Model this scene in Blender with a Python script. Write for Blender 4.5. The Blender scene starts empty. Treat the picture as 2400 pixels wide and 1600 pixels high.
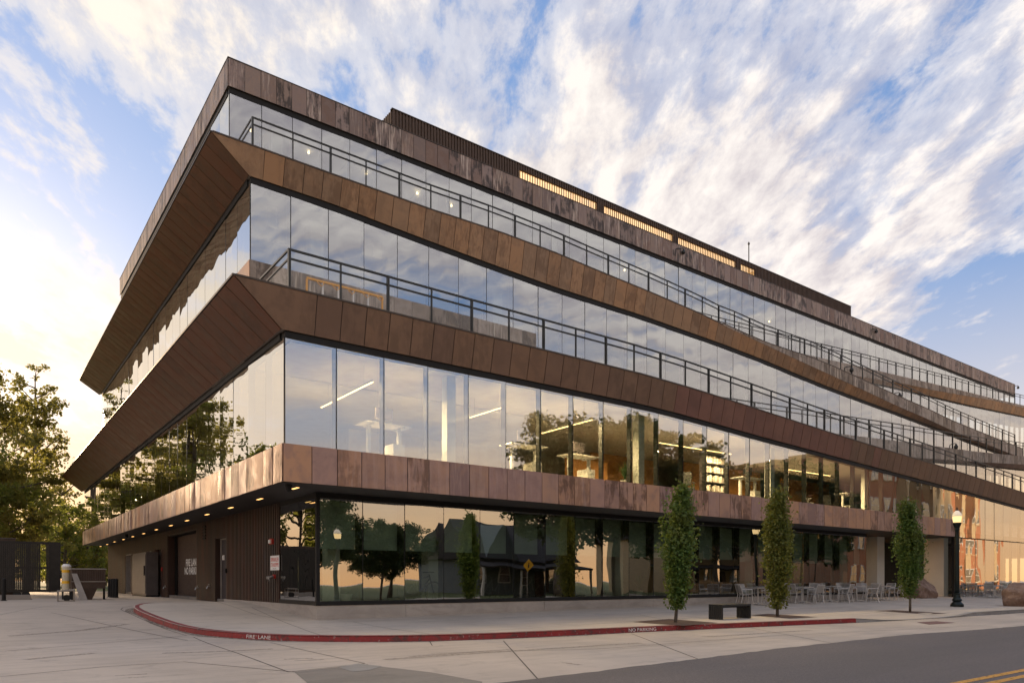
import bpy, bmesh, math, random
import numpy as np
from mathutils import Vector, Matrix
from mathutils.geometry import delaunay_2d_cdt
SC = bpy.context.scene
COL = SC.collection
R = math.radians
rng = random.Random(7)
nrg = np.random.default_rng(11)

# ---------------------------------------------------------------- camera
# photograph 2400 x 1600: facade vanishing points at x = -62 and x = 3480, horizon at y = 1359
CX, HY, VL, VR = 1200., 1359., -62., 3480.
F = math.sqrt((CX - VL) * (VR - CX))
AR = math.atan2(VR - CX, F)
XD = (math.sin(AR), math.cos(AR))
YD = (-math.cos(AR), math.sin(AR))
CZ = 1.35
_o = ((663 - CX) / F * 18., 18.)
CAM = (-(_o[0] * XD[0] + _o[1] * XD[1]), -(_o[0] * YD[0] + _o[1] * YD[1]))

cd = bpy.data.cameras.new('camera')
cam = bpy.data.objects.new('camera', cd)
COL.objects.link(cam)
cd.sensor_width = 36.
cd.lens = F / 2400 * 36
cd.shift_y = (HY - 800) / 2400
cd.clip_start = .1
cd.clip_end = 3000
cam.location = (CAM[0], CAM[1], CZ)
cam.rotation_euler = (R(90), 0, AR - R(90))
SC.camera = cam

# ---------------------------------------------------------------- light
SUN_EL, SUN_AZ = 10.0, -4.5          # degrees; azimuth from +Y towards +X
sun_dir = Vector((math.sin(R(SUN_AZ)) * math.cos(R(SUN_EL)), math.cos(R(SUN_AZ)) * math.cos(R(SUN_EL)), math.sin(R(SUN_EL))))
sd = bpy.data.lights.new('sun', 'SUN')
sd.energy = 1.5
sd.angle = R(5.)
sd.color = (1.0, .70, .42)
sun = bpy.data.objects.new('sun', sd)
COL.objects.link(sun)
sun.rotation_euler = sun_dir.to_track_quat('Z', 'Y').to_euler()

SC.view_settings.view_transform = 'Standard'
SC.view_settings.look = 'None'
SC.view_settings.exposure = 2.25
SC.view_settings.gamma = 1.0
SC.view_settings.use_curve_mapping = False

W = bpy.data.worlds.new('World')
SC.world = W
W.use_nodes = True
nt = W.node_tree
nt.nodes.clear()


def N(tree, kind, **kw):
    n = tree.nodes.new(kind)
    for k, v in kw.items():
        if k.startswith('i_'):
            n.inputs[k[2:].replace('_', ' ')].default_value = v
        else:
            setattr(n, k, v)
    return n


def math_n(tree, op, a=None, b=None, c=None, clamp=False):
    n = tree.nodes.new('ShaderNodeMath')
    n.operation = op
    n.use_clamp = clamp
    for i, v in enumerate((a, b, c)):
        if v is None:
            continue
        if isinstance(v, (int, float)):
            n.inputs[i].default_value = v
        else:
            tree.links.new(v, n.inputs[i])
    return n.outputs[0]


def mix_n(tree, fac, a, b, blend='MIX'):
    n = tree.nodes.new('ShaderNodeMix')
    n.data_type = 'RGBA'
    n.blend_type = blend
    n.clamp_factor = True
    for i, v in ((0, fac), (6, a), (7, b)):
        if isinstance(v, (int, float)):
            n.inputs[i].default_value = v
        elif isinstance(v, tuple):
            n.inputs[i].default_value = v if len(v) == 4 else (*v, 1)
        else:
            tree.links.new(v, n.inputs[i])
    return n.outputs[2]


def ramp_n(tree, fac, stops, interp='LINEAR'):
    n = tree.nodes.new('ShaderNodeValToRGB')
    cr = n.color_ramp
    cr.interpolation = interp
    while len(cr.elements) < len(stops):
        cr.elements.new(.5)
    for e, (p, c) in zip(cr.elements, stops):
        e.position = p
        e.color = (c, c, c, 1) if isinstance(c, (int, float)) else (*c, 1)
    tree.links.new(fac, n.inputs[0])
    return n.outputs[0]


def noise_n(tree, vec, scale, detail=4, rough=.55, dist=0., col=False):
    n = tree.nodes.new('ShaderNodeTexNoise')
    n.inputs['Scale'].default_value = scale
    n.inputs['Detail'].default_value = detail
    n.inputs['Roughness'].default_value = rough
    n.inputs['Distortion'].default_value = dist
    if vec is not None:
        tree.links.new(vec, n.inputs['Vector'])
    return n.outputs['Color' if col else 'Fac']


def vmap(tree, vec, loc=(0, 0, 0), rot=(0, 0, 0), scale=(1, 1, 1)):
    n = tree.nodes.new('ShaderNodeMapping')
    n.inputs['Location'].default_value = loc
    n.inputs['Rotation'].default_value = rot
    n.inputs['Scale'].default_value = scale
    tree.links.new(vec, n.inputs['Vector'])
    return n.outputs[0]


CLOUD_OFF = (5.95, -3.4)
CLOUD_ROT = 60


def build_world():
    sky = nt.nodes.new('ShaderNodeTexSky')
    sky.sky_type = 'NISHITA'
    sky.sun_disc = False
    sky.sun_elevation = R(SUN_EL)
    sky.sun_rotation = R(SUN_AZ)
    sky.altitude = 300
    sky.air_density = 1.0
    sky.dust_density = 1.6
    sky.ozone_density = 2.2
    tc = nt.nodes.new('ShaderNodeTexCoord')
    d = tc.outputs['Generated']
    sep = nt.nodes.new('ShaderNodeSeparateXYZ')
    nt.links.new(d, sep.inputs[0])
    zc = math_n(nt, 'MAXIMUM', sep.outputs[2], 0.0)
    den = math_n(nt, 'ADD', zc, .16)
    comb = nt.nodes.new('ShaderNodeCombineXYZ')
    nt.links.new(math_n(nt, 'DIVIDE', sep.outputs[0], den), comb.inputs[0])
    nt.links.new(math_n(nt, 'DIVIDE', sep.outputs[1], den), comb.inputs[1])
    p = comb.outputs[0]

    # altocumulus sheet on a plane overhead: large banks broken into rows of cells, drawn out by the wind
    def density(shift):
        q = vmap(nt, p, loc=(CLOUD_OFF[0] + shift[0], CLOUD_OFF[1] + shift[1], 0))
        qr = vmap(nt, q, rot=(0, 0, R(-CLOUD_ROT)))
        big = noise_n(nt, vmap(nt, q, rot=(0, 0, R(62)), scale=(.5, 1.0, 1)), .95, 2, .5, .35)
        mid = noise_n(nt, vmap(nt, qr, loc=(4.2, 1.1, 3), scale=(.5, 1.05, 1)), 2.6, 5, .6, .2)
        fine = noise_n(nt, vmap(nt, qr, loc=(1.2, 7.1, 5), scale=(.6, 1.1, 1)), 9.5, 9, .64, .15)
        s = math_n(nt, 'MULTIPLY_ADD', big, 1.35, math_n(nt, 'MULTIPLY', mid, .62))
        return math_n(nt, 'MULTIPLY_ADD', fine, .6, s)
    d0 = density((0, 0))
    sx = Vector((sun_dir.x, sun_dir.y)).normalized() * .055
    d1 = density((sx.x, sx.y))
    cov = ramp_n(nt, math_n(nt, 'MULTIPLY_ADD', d0, 1.0, -.79), [(.36, 0.), (.475, .55), (.60, .97)], 'EASE')
    # how close the direction is to the sun
    dt = nt.nodes.new('ShaderNodeVectorMath')
    dt.operation = 'DOT_PRODUCT'
    nt.links.new(d, dt.inputs[0])
    dt.inputs[1].default_value = sun_dir
    sdot = math_n(nt, 'MAXIMUM', dt.outputs['Value'], 0.)
    near = math_n(nt, "POWER", sdot, 26.)
    wide = math_n(nt, 'POWER', sdot, 4.)
    horiz = math_n(nt, 'SUBTRACT', 1., zc, clamp=True)
    low = math_n(nt, 'POWER', horiz, 5.)
    vlow = math_n(nt, 'POWER', horiz, 11.)
    shade = ramp_n(nt, math_n(nt, 'MULTIPLY_ADD', math_n(nt, 'SUBTRACT', d0, d1), 2.6, .52), [(.2, 0.), (.75, 1.)])
    ccol = mix_n(nt, shade, (1.40, 1.29, 1.36), (2.3, 2.14, 2.02))
    ccol = mix_n(nt, wide, ccol, (2.35, 2.08, 1.7))
    ccol = mix_n(nt, math_n(nt, 'MULTIPLY', low, .6), ccol, (2.6, 2.2, 1.95))
    blue = mix_n(nt, .84, sky.outputs[0], (.37, .64, 1.26))
    blue = mix_n(nt, math_n(nt, 'MULTIPLY', low, .85), blue, (1.55, 1.66, 1.9))
    c = mix_n(nt, cov, blue, ccol)
    # orange band of dusk round the horizon
    hz = nt.nodes.new('ShaderNodeValToRGB')
    cr = hz.color_ramp
    for e, (ps, k) in zip([cr.elements[0], cr.elements[1], cr.elements.new(.1), cr.elements.new(.2)], ((0., (2.8, 1.5, .62)), (.36, (1.9, 1.78, 1.7)), (.1, (2.7, 1.75, .92)), (.2, (2.2, 1.8, 1.45)))):
        e.position = ps
        e.color = (*k, 1)
    nt.links.new(zc, hz.inputs[0])
    c = mix_n(nt, ramp_n(nt, zc, [(0., .95), (.09, .85), (.2, .45), (.36, 0.)]), c, hz.outputs[0])
    glow = mix_n(nt, near, (0, 0, 0), (.7, .38, .13))
    c = mix_n(nt, 1., c, glow, 'ADD')
    bg = nt.nodes.new('ShaderNodeBackground')
    bg.inputs['Strength'].default_value = .1
    nt.links.new(c, bg.inputs['Color'])
    out = nt.nodes.new('ShaderNodeOutputWorld')
    nt.links.new(bg.outputs[0], out.inputs[0])


build_world()

cy = SC.cycles
cy.use_denoising = True
cy.max_bounces = 8
cy.diffuse_bounces = 3
cy.glossy_bounces = 4
cy.transmission_bounces = 4
cy.transparent_max_bounces = 14
cy.sample_clamp_indirect = 6.
cy.caustics_reflective = False
cy.caustics_refractive = False


# ---------------------------------------------------------------- photograph pixel -> place
def ray(px):
    a = (px - CX) / F
    return a * XD[0] + XD[1], a * YD[0] + YD[1]


def on_y(px, py, y):
    r = ray(px)
    t = (y - CAM[1]) / r[1]
    return Vector((CAM[0] + t * r[0], y, CZ + (HY - py) / F * t))


def on_x(px, py, x):
    r = ray(px)
    t = (x - CAM[0]) / r[0]
    return Vector((x, CAM[1] + t * r[1], CZ + (HY - py) / F * t))


def on_z(px, py, z):
    r = ray(px)
    t = (z - CZ) * F / (HY - py)
    return Vector((CAM[0] + t * r[0], CAM[1] + t * r[1], z))


def proj(p):
    vx, vy = p[0] - CAM[0], p[1] - CAM[1]
    a = vx * XD[0] + vy * YD[0]
    d = vx * XD[1] + vy * YD[1]
    if d < .5:
        return None
    return CX + F * a / d, HY - F * (p[2] - CZ) / d


def sm(t):
    t = min(1., max(0., t))
    return t * t * (3 - 2 * t)


def drive_h(y):                      # the drive rises gently towards the back of the site
    return .5 * sm((y + 2) / 13)


def walk_h(x, y):                    # as above, with the dropped kerb at the crossing
    up = .13 * (1 - sm((y - 8.6) / 2.2))
    drop = sm((x - 16.6) / 2.2) * (1 - sm((x - 22.5) / 2.2)) * sm((-3.6 - y) / 2.4)
    return drive_h(y) + up * (1 - .97 * drop) + .006 * min(45., max(0., x)) * sm((y + 5) / 6)


def ground(px, py, f=walk_h):
    r = ray(px)
    t = 4.
    while t < 160:
        x, y = CAM[0] + t * r[0], CAM[1] + t * r[1]
        if CZ + (HY - py) / F * t < f(x, y):
            return Vector((x, y, f(x, y)))
        t += .02
    return Vector((x, y, f(x, y)))


def droad(x, y):
    return drive_h(y)


# ---------------------------------------------------------------- mesh helpers
def empty(name, loc=(0, 0, 0), rz=0.):
    o = bpy.data.objects.new(name, None)
    COL.objects.link(o)
    o.location = loc
    o.rotation_euler = (0, 0, rz)
    return o


def tag(o, label, cat=None, group=None, kind=None):
    if label:
        o['label'] = label
    if cat:
        o['category'] = cat
    if group:
        o['group'] = group
    if kind:
        o['kind'] = kind
    return o


def link_mesh(name, me, mat, parent=None, loc=None):
    o = bpy.data.objects.new(name, me)
    COL.objects.link(o)
    if mat is not None and not me.materials:
        me.materials.append(mat)
    if parent is not None:
        o.parent = parent
    if loc is not None:
        o.location = loc
    return o


class MB:
    def __init__(s):
        s.v, s.f = [], []

    def add(s, vs, fs):
        b = len(s.v)
        s.v += [tuple(v) for v in vs]
        s.f += [tuple(i + b for i in f) for f in fs]
        return s

    def quad(s, a, b, c, d):
        return s.add((a, b, c, d), ((0, 1, 2, 3),))

    def box(s, x0, x1, y0, y1, z0, z1):
        return s.add([(x0, y0, z0), (x1, y0, z0), (x1, y1, z0), (x0, y1, z0), (x0, y0, z1), (x1, y0, z1), (x1, y1, z1), (x0, y1, z1)],
                     [(0, 3, 2, 1), (4, 5, 6, 7), (0, 1, 5, 4), (1, 2, 6, 5), (2, 3, 7, 6), (3, 0, 4, 7)])

    def hexa(s, bot, top):            # four bottom and four top corners, counter-clockwise from above
        return s.add(list(bot) + list(top), [(0, 3, 2, 1), (4, 5, 6, 7), (0, 1, 5, 4), (1, 2, 6, 5), (2, 3, 7, 6), (3, 0, 4, 7)])

    def bar(s, a, b, w, h=None):      # rectangular bar between two points
        a, b = Vector(a), Vector(b)
        h = h or w
        d = (b - a).normalized()
        u = Vector((0, 0, 1)) if abs(d.z) < .9 else Vector((1, 0, 0))
        r = d.cross(u).normalized()
        u = r.cross(d)
        q = [(-w / 2, -h / 2), (w / 2, -h / 2), (w / 2, h / 2), (-w / 2, h / 2)]
        vs = [a + r * i + u * j for i, j in q] + [b + r * i + u * j for i, j in q]
        return s.add(vs, [(3, 2, 1, 0), (4, 5, 6, 7), (0, 1, 5, 4), (1, 2, 6, 5), (2, 3, 7, 6), (3, 0, 4, 7)])

    def tube(s, pts, rad, n=8, cap=True):
        pts = [Vector(p) for p in pts]
        if isinstance(rad, (int, float)):
            rad = [rad] * len(pts)
        vs, fs = [], []
        u = None
        for i, p in enumerate(pts):
            d = (pts[min(i + 1, len(pts) - 1)] - pts[max(i - 1, 0)]).normalized()
            if u is None:
                u = d.orthogonal().normalized()
            u = (u - d * u.dot(d))
            u = u.normalized() if u.length > 1e-5 else d.orthogonal().normalized()
            w = d.cross(u)
            for k in range(n):
                t = 2 * math.pi * k / n
                vs.append(p + (u * math.cos(t) + w * math.sin(t)) * rad[i])
        for i in range(len(pts) - 1):
            for k in range(n):
                a, b = i * n + k, i * n + (k + 1) % n
                fs.append((a, b, b + n, a + n))
        if cap:
            fs.append(tuple(range(n - 1, -1, -1)))
            fs.append(tuple(range((len(pts) - 1) * n, len(pts) * n)))
        return s.add(vs, fs)

    def lathe(s, prof, n=16, c=(0, 0, 0)):   # profile of (radius, height)
        vs, fs = [], []
        for r_, z in prof:
            for k in range(n):
                t = 2 * math.pi * k / n
                vs.append((c[0] + r_ * math.cos(t), c[1] + r_ * math.sin(t), c[2] + z))
        for i in range(len(prof) - 1):
            for k in range(n):
                a, b = i * n + k, i * n + (k + 1) % n
                fs.append((a, b, b + n, a + n))
        fs.append(tuple(range(n - 1, -1, -1)))
        fs.append(tuple(range((len(prof) - 1) * n, len(prof) * n)))
        return s.add(vs, fs)

    def mesh(s, name, loc=None, smooth=False):
        me = bpy.data.meshes.new(name)
        vs = s.v if loc is None else [(x - loc[0], y - loc[1], z - loc[2]) for x, y, z in s.v]
        me.from_pydata(vs, [], s.f)
        me.update()
        if smooth:
            me.polygons.foreach_set('use_smooth', [True] * len(me.polygons))
        return me

    def build(s, name, mat, parent=None, loc=None, smooth=False):
        return link_mesh(name, s.mesh(name, loc, smooth), mat, parent, loc)


def copy_tree(o, parent=None):
    c = o.copy()
    COL.objects.link(c)
    c.parent = parent
    for ch in list(o.children):
        copy_tree(ch, c)
    return c


def text_mesh(body, size, name, depth=.0, bold=0.):
    cu = bpy.data.curves.new(name, 'FONT')
    cu.body = body
    cu.size = size
    cu.extrude = depth
    cu.offset = bold
    cu.align_x = 'CENTER'
    cu.resolution_u = 3
    o = bpy.data.objects.new(name, cu)
    COL.objects.link(o)
    dg = bpy.context.evaluated_depsgraph_get()
    me = bpy.data.meshes.new_from_object(o.evaluated_get(dg))
    me.materials.clear()
    bpy.data.objects.remove(o)
    return me


def interp(tab, x):
    if x <= tab[0][0]:
        return tab[0][1]
    for (a, b), (c, d) in zip(tab, tab[1:]):
        if x <= c:
            return b + (d - b) * (x - a) / (c - a)
    (a, b), (c, d) = tab[-2:]
    return d + (d - b) / (c - a) * (x - c)

# ---------------------------------------------------------------- materials
MAT = {}


def new_mat(name):
    m = bpy.data.materials.new(name)
    m.use_nodes = True
    t = m.node_tree
    t.nodes.clear()
    out = t.nodes.new('ShaderNodeOutputMaterial')
    MAT[name] = m
    return m, t, out


def principled(t, out, **kw):
    b = t.nodes.new('ShaderNodeBsdfPrincipled')
    for k, v in kw.items():
        k = k.replace('_', ' ')
        if isinstance(v, (int, float)):
            b.inputs[k].default_value = v
        elif isinstance(v, tuple):
            b.inputs[k].default_value = (*v, 1) if len(v) == 3 else v
        else:
            t.links.new(v, b.inputs[k])
    if out is not None:
        t.links.new(b.outputs[0], out.inputs[0])
    return b


def bump(t, h, strength=.3, dist=.02):
    n = t.nodes.new('ShaderNodeBump')
    n.inputs['Strength'].default_value = strength
    n.inputs['Distance'].default_value = dist
    t.links.new(h, n.inputs['Height'])
    return n.outputs[0]


def obj_vec(t):                       # object coordinates shifted by a random amount for each object and island
    tc = t.nodes.new('ShaderNodeTexCoord')
    oi = t.nodes.new('ShaderNodeObjectInfo')
    ge = t.nodes.new('ShaderNodeNewGeometry')
    r = math_n(t, 'ADD', oi.outputs['Random'], ge.outputs['Random Per Island'])
    r = math_n(t, 'FRACT', math_n(t, 'MULTIPLY', r, 7.31))
    cmb = t.nodes.new('ShaderNodeCombineXYZ')
    for i, k in enumerate((37., 53., 71.)):
        t.links.new(math_n(t, 'MULTIPLY', r, k), cmb.inputs[i])
    add = t.nodes.new('ShaderNodeVectorMath')
    add.operation = 'ADD'
    t.links.new(tc.outputs['Object'], add.inputs[0])
    t.links.new(cmb.outputs[0], add.inputs[1])
    return add.outputs[0], r, tc.outputs['Object']


def plain(name, col, rough=.6, metal=0., var=.12, scale=3., spec=.5, bumps=0.):
    m, t, out = new_mat(name)
    v, r, o = obj_vec(t)
    n = noise_n(t, v, scale, 5, .6)
    f = ramp_n(t, n, [(.3, 1 - var), (.7, 1 + var)])
    c = mix_n(t, 1., col, f, 'MULTIPLY')
    kw = dict(Base_Color=c, Roughness=rough, Metallic=metal)
    if bumps:
        kw['Normal'] = bump(t, noise_n(t, v, scale * 9, 4, .6), bumps, .01)
    b = principled(t, out, **kw)
    b.inputs['Specular IOR Level'].default_value = spec
    return m


def copper(name, c1, c2, dark, pale, stain=.5, streak=.5, metal=.2, rough=.52, var=1.):
    """weathered copper sheet: every panel has its own patina, with blotches and run-off streaks"""
    m, t, out = new_mat(name)
    v, r, o = obj_vec(t)
    mid = tuple(.62 * a + .38 * b for a, b in zip(c2, dark))
    lite = tuple(.72 * a + .28 * b for a, b in zip(c1, pale))
    base = ramp_n(t, r, [(0., c1), (.3, c2), (.5, lite), (.72, mid), (.86, c1), (1., lite)])
    if var < 1:
        base = mix_n(t, var, tuple((a + b) / 2 for a, b in zip(c1, c2)), base)
    mottle = noise_n(t, v, 2.0, 5, .6, .5)
    base = mix_n(t, math_n(t, 'MULTIPLY', ramp_n(t, mottle, [(.38, 1.), (.52, 0.)]), .5), base, mid)
    base = mix_n(t, math_n(t, 'MULTIPLY', ramp_n(t, mottle, [(.52, 0.), (.68, 1.)]), .45), base, lite)
    # run-off from the top edge and dark blotches, on some panels only
    run = noise_n(t, vmap(t, v, scale=(4.5, 4.5, .8)), 1.5, 5, .66, .5)
    blot = noise_n(t, v, 1.5, 5, .62, .6)
    rr = math_n(t, 'FRACT', math_n(t, 'MULTIPLY', r, 5.7))
    sf = ramp_n(t, math_n(t, 'ADD', math_n(t, 'MULTIPLY', run, .5), math_n(t, 'MULTIPLY', blot, .5)), [(.47, 0.), (.555, 1.)])
    base = mix_n(t, math_n(t, 'MULTIPLY', sf, math_n(t, 'MULTIPLY', ramp_n(t, rr, [(.3, 0.), (.55, 1.)]), stain)), base, dark)
    run2 = noise_n(t, vmap(t, v, loc=(3, 3, 1), scale=(7., 7., .5)), 1.3, 4, .7, .3)
    pf = math_n(t, 'MULTIPLY', ramp_n(t, run2, [(.50, 0.), (.64, 1.)]), math_n(t, 'MULTIPLY', ramp_n(t, math_n(t, 'FRACT', math_n(t, 'MULTIPLY', r, 11.3)), [(.35, 0.), (.7, 1.)]), streak))
    base = mix_n(t, pf, base, pale)
    principled(t, out, Base_Color=base, Metallic=metal, Roughness=ramp_n(t, mottle, [(.3, rough - .1), (.7, rough + .1)]),
               Normal=bump(t, noise_n(t, v, 4., 3, .5), .15, .02))
    return m


copper('copper_band', (.49, .265, .145), (.33, .215, .205), (.12, .06, .036), (.47, .33, .28), .85, .45)
copper('copper_fascia', (.39, .225, .12), (.27, .185, .125), (.13, .07, .04), (.43, .30, .2), .5, .2, var=.9)
copper('copper_low', (.225, .13, .078), (.165, .10, .073), (.10, .062, .042), (.25, .17, .115), .4, .1, var=.65)
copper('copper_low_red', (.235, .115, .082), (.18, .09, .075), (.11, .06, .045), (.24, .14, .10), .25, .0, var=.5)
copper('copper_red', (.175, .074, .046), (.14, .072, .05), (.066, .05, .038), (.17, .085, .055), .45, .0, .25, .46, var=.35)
copper('copper_parapet', (.18, .11, .082), (.30, .225, .20), (.045, .032, .026), (.58, .48, .41), .9, .85)
copper('copper_kerb', (.33, .275, .235), (.22, .17, .125), (.06, .042, .03), (.60, .52, .43), .7, .75, .1, .62)


def glass_mat(name, tint, refl, rough=.004, wav=.02):
    m, t, out = new_mat(name)
    tr = t.nodes.new('ShaderNodeBsdfTransparent')
    tr.inputs[0].default_value = (*tint, 1)
    gl = t.nodes.new('ShaderNodeBsdfGlossy')
    gl.inputs['Roughness'].default_value = rough
    gl.inputs['Color'].default_value = (.95, .97, .98, 1)
    v, r, o = obj_vec(t)
    h = noise_n(t, vmap(t, v, scale=(.9, .9, .55)), .8, 1, .4)
    nb = bump(t, h, 1., wav)
    t.links.new(nb, gl.inputs['Normal'])
    fr = t.nodes.new('ShaderNodeFresnel')
    fr.inputs['IOR'].default_value = 1.5
    f = math_n(t, 'ADD', math_n(t, 'MULTIPLY', fr.outputs[0], 1.0 - refl), refl, clamp=True)
    mx = t.nodes.new('ShaderNodeMixShader')
    t.links.new(f, mx.inputs[0])
    t.links.new(tr.outputs[0], mx.inputs[1])
    t.links.new(gl.outputs[0], mx.inputs[2])
    t.links.new(mx.outputs[0], out.inputs[0])
    return m


glass_mat('glass', (.80, .88, .83), .42, wav=.010)
glass_mat('glass_ground', (.72, .84, .74), .42, wav=.010)
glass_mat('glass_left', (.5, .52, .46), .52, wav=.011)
glass_mat('glass_house', (.4, .42, .42), .25)

plain('black_metal', (.012, .012, .012), .6, .0, .2, spec=.25)
plain('rail_metal', (.035, .036, .033), .42, .5, .2)
plain('cap_metal', (.07, .055, .045), .45, .5, .2)
plain('black_soffit', (.022, .018, .016), .55, .1, .25, 1.5)
plain('steel', (.45, .45, .44), .35, .8, .1)
plain('white_paint', (.72, .72, .69), .5, 0, .06)
plain('warm_white', (.66, .62, .56), .7, 0, .06)
plain('plaster', (.52, .52, .50), .8, 0, .08, 1.)
plain('ceiling_white', (.82, .82, .80), .8, 0, .05)
plain('wood_warm', (.50, .27, .11), .6, 0, .18, 2.)
plain('orange_wall', (.62, .30, .09), .7, 0, .1)
plain('dark_wall', (.045, .042, .04), .7, 0, .2)
plain('brown_wall', (.085, .055, .04), .7, 0, .2)
plain('office_floor', (.14, .13, .12), .6, 0, .2)
plain('column_paint', (.80, .83, .79), .7, 0, .08)
plain('blind_fabric', (.52, .58, .52), .85, 0, .06)
plain('book_cover', (.30, .27, .24), .7, 0, .6, .8)
plain('plant_pot', (.6, .58, .53), .7)
plain('yellow_paint', (.72, .34, .03), .5, .1, .1)
plain('red_paint', (.42, .03, .022), .45, .0, .2)
plain('cream_plastic', (.56, .50, .36), .5, 0, .12)
plain('tape_yellow', (.82, .46, .02), .5)
plain('cabinet_grey', (.10, .086, .082), .5, .2, .12)
plain('rubber', (.02, .02, .02), .8)
plain('chair_metal', (.62, .60, .57), .42, .35, .08)
plain('chair_mesh', (.40, .375, .345), .5, .3, .08)
plain('dark_green_iron', (.012, .02, .02), .38, .5, .2)
plain('bench_slat', (.022, .024, .026), .5, .15, .25)
plain('dumpster_brown', (.075, .05, .038), .55, .3, .3, 1.5)
plain('screen_slat', (.022, .02, .018), .5, .3, .3)
plain('house_cream', (.55, .42, .25), .8, 0, .08)
plain('house_blue', (.16, .19, .20), .8, 0, .08)
plain('roof_shingle', (.06, .052, .048), .9, 0, .25, 4.)
plain('fence_wood', (.42, .27, .14), .8, 0, .2)
plain('sign_yellow', (.85, .45, .02), .5, 0, .05)
plain('sign_white', (.82, .81, .78), .5, 0, .04)
plain('sign_red', (.62, .05, .03), .5, 0, .04)
plain('metal_dull', (.28, .27, .26), .4, .7, .15)
plain('door_dark', (.05, .042, .045), .5, .2, .2)
plain('plank_dust', (.32, .29, .26), .7, 0, .15)


def emit(name, col, s):
    m, t, out = new_mat(name)
    e = t.nodes.new('ShaderNodeEmission')
    e.inputs[0].default_value = (*col, 1)
    e.inputs[1].default_value = s
    t.links.new(e.outputs[0], out.inputs[0])
    return m


emit('lamp_warm', (1., .60, .22), 1.5)
emit('lamp_soffit', (1., .52, .17), .6)
emit('lamp_lantern', (1., .68, .30), .34)
emit('lamp_spot', (1., .70, .36), 1.2)
emit('screen_glow', (1., .55, .12), .9)


def cladding():
    m, t, out = new_mat('cladding')
    v, r, o = obj_vec(t)
    base = mix_n(t, ramp_n(t, r, [(0, 0.), (1, 1.)]), (.052, .028, .021), (.040, .028, .024))
    st = noise_n(t, vmap(t, o, scale=(1., 1.1, .22)), 1.3, 5, .6, .3)
    base = mix_n(t, ramp_n(t, st, [(.48, 0.), (.68, .85)]), base, (.095, .032, .022))
    sb = noise_n(t, vmap(t, o, loc=(4, 2, 7), scale=(1., 1.3, .3)), 1.5, 4, .6)
    base = mix_n(t, ramp_n(t, sb, [(.56, 0.), (.72, .6)]), base, (.05, .05, .06))
    principled(t, out, Base_Color=base, Roughness=.5, Metallic=.3)


cladding()


def concrete(name, c1, c2, joint=None, scale=.35, warm=None, marks=True, rough=.78, formwork=False):
    m, t, out = new_mat(name)
    ge = t.nodes.new('ShaderNodeNewGeometry')
    p = ge.outputs['Position']
    big = noise_n(t, p, scale, 6, .62, .4)
    fine = noise_n(t, p, 26., 4, .7)
    grain = noise_n(t, p, 160., 2, .6)
    c = mix_n(t, ramp_n(t, big, [(.33, 0.), (.68, 1.)]), c1, c2)
    c = mix_n(t, math_n(t, 'MULTIPLY', ramp_n(t, fine, [(.3, 0.), (.75, 1.)]), .25), c, tuple(k * .72 for k in c1))
    if marks:
        sw = noise_n(t, vmap(t, p, rot=(0, 0, R(-8)), scale=(.35, 3.4, 1)), 1.1, 5, .65, .5)
        c = mix_n(t, math_n(t, 'MULTIPLY', ramp_n(t, sw, [(.50, 0.), (.66, 1.)]), .5), c, tuple(k * .55 for k in c1))
        sp = noise_n(t, p, 1.7, 5, .7, .6)
        c = mix_n(t, math_n(t, 'MULTIPLY', ramp_n(t, sp, [(.56, 0.), (.66, 1.)]), .35), c, tuple(k * .6 for k in c2))
        st = noise_n(t, p, 3.7, 3, .5)
        c = mix_n(t, math_n(t, 'MULTIPLY', ramp_n(t, st, [(.75, 0.), (.78, 1.)]), .5), c, tuple(k * .4 for k in c2))
    if formwork:
        sw = noise_n(t, vmap(t, p, scale=(.9, .9, 2.6)), 1.2, 6, .65, .8)
        c = mix_n(t, math_n(t, 'MULTIPLY', ramp_n(t, sw, [(.46, 0.), (.66, 1.)]), .55), c, tuple(k * .5 for k in c1))
    c = mix_n(t, math_n(t, 'MULTIPLY', grain, .2), c, tuple(min(1., k * 1.35) for k in c1))
    principled(t, out, Base_Color=c, Roughness=rough, Normal=bump(t, math_n(t, 'ADD', math_n(t, 'MULTIPLY', fine, .6), grain), .25, .012))
    return m


concrete('drive_concrete', (.56, .47, .385), (.40, .335, .275))
concrete('patch_concrete', (.30, .28, .255), (.25, .235, .215), scale=.8)
concrete('dark_patch', (.26, .225, .19), (.20, .175, .15), scale=.8)
plain('joint_dark', (.085, .07, .06), .9)
concrete('walk_concrete', (.60, .52, .435), (.47, .405, .34), scale=.3)
concrete('base_concrete', (.42, .375, .33), (.30, .27, .24), scale=.9, marks=False, formwork=True)
concrete('column_concrete', (.72, .70, .63), (.6, .58, .52), scale=.7, marks=False)
concrete('kerb_concrete', (.36, .34, .32), (.25, .24, .22), scale=1.2)
concrete('pit_mulch', (.105, .062, .046), (.075, .048, .038), scale=2., marks=False, rough=.95)
concrete('tactile', (.20, .10, .085), (.15, .08, .07), scale=2., marks=False)


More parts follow.
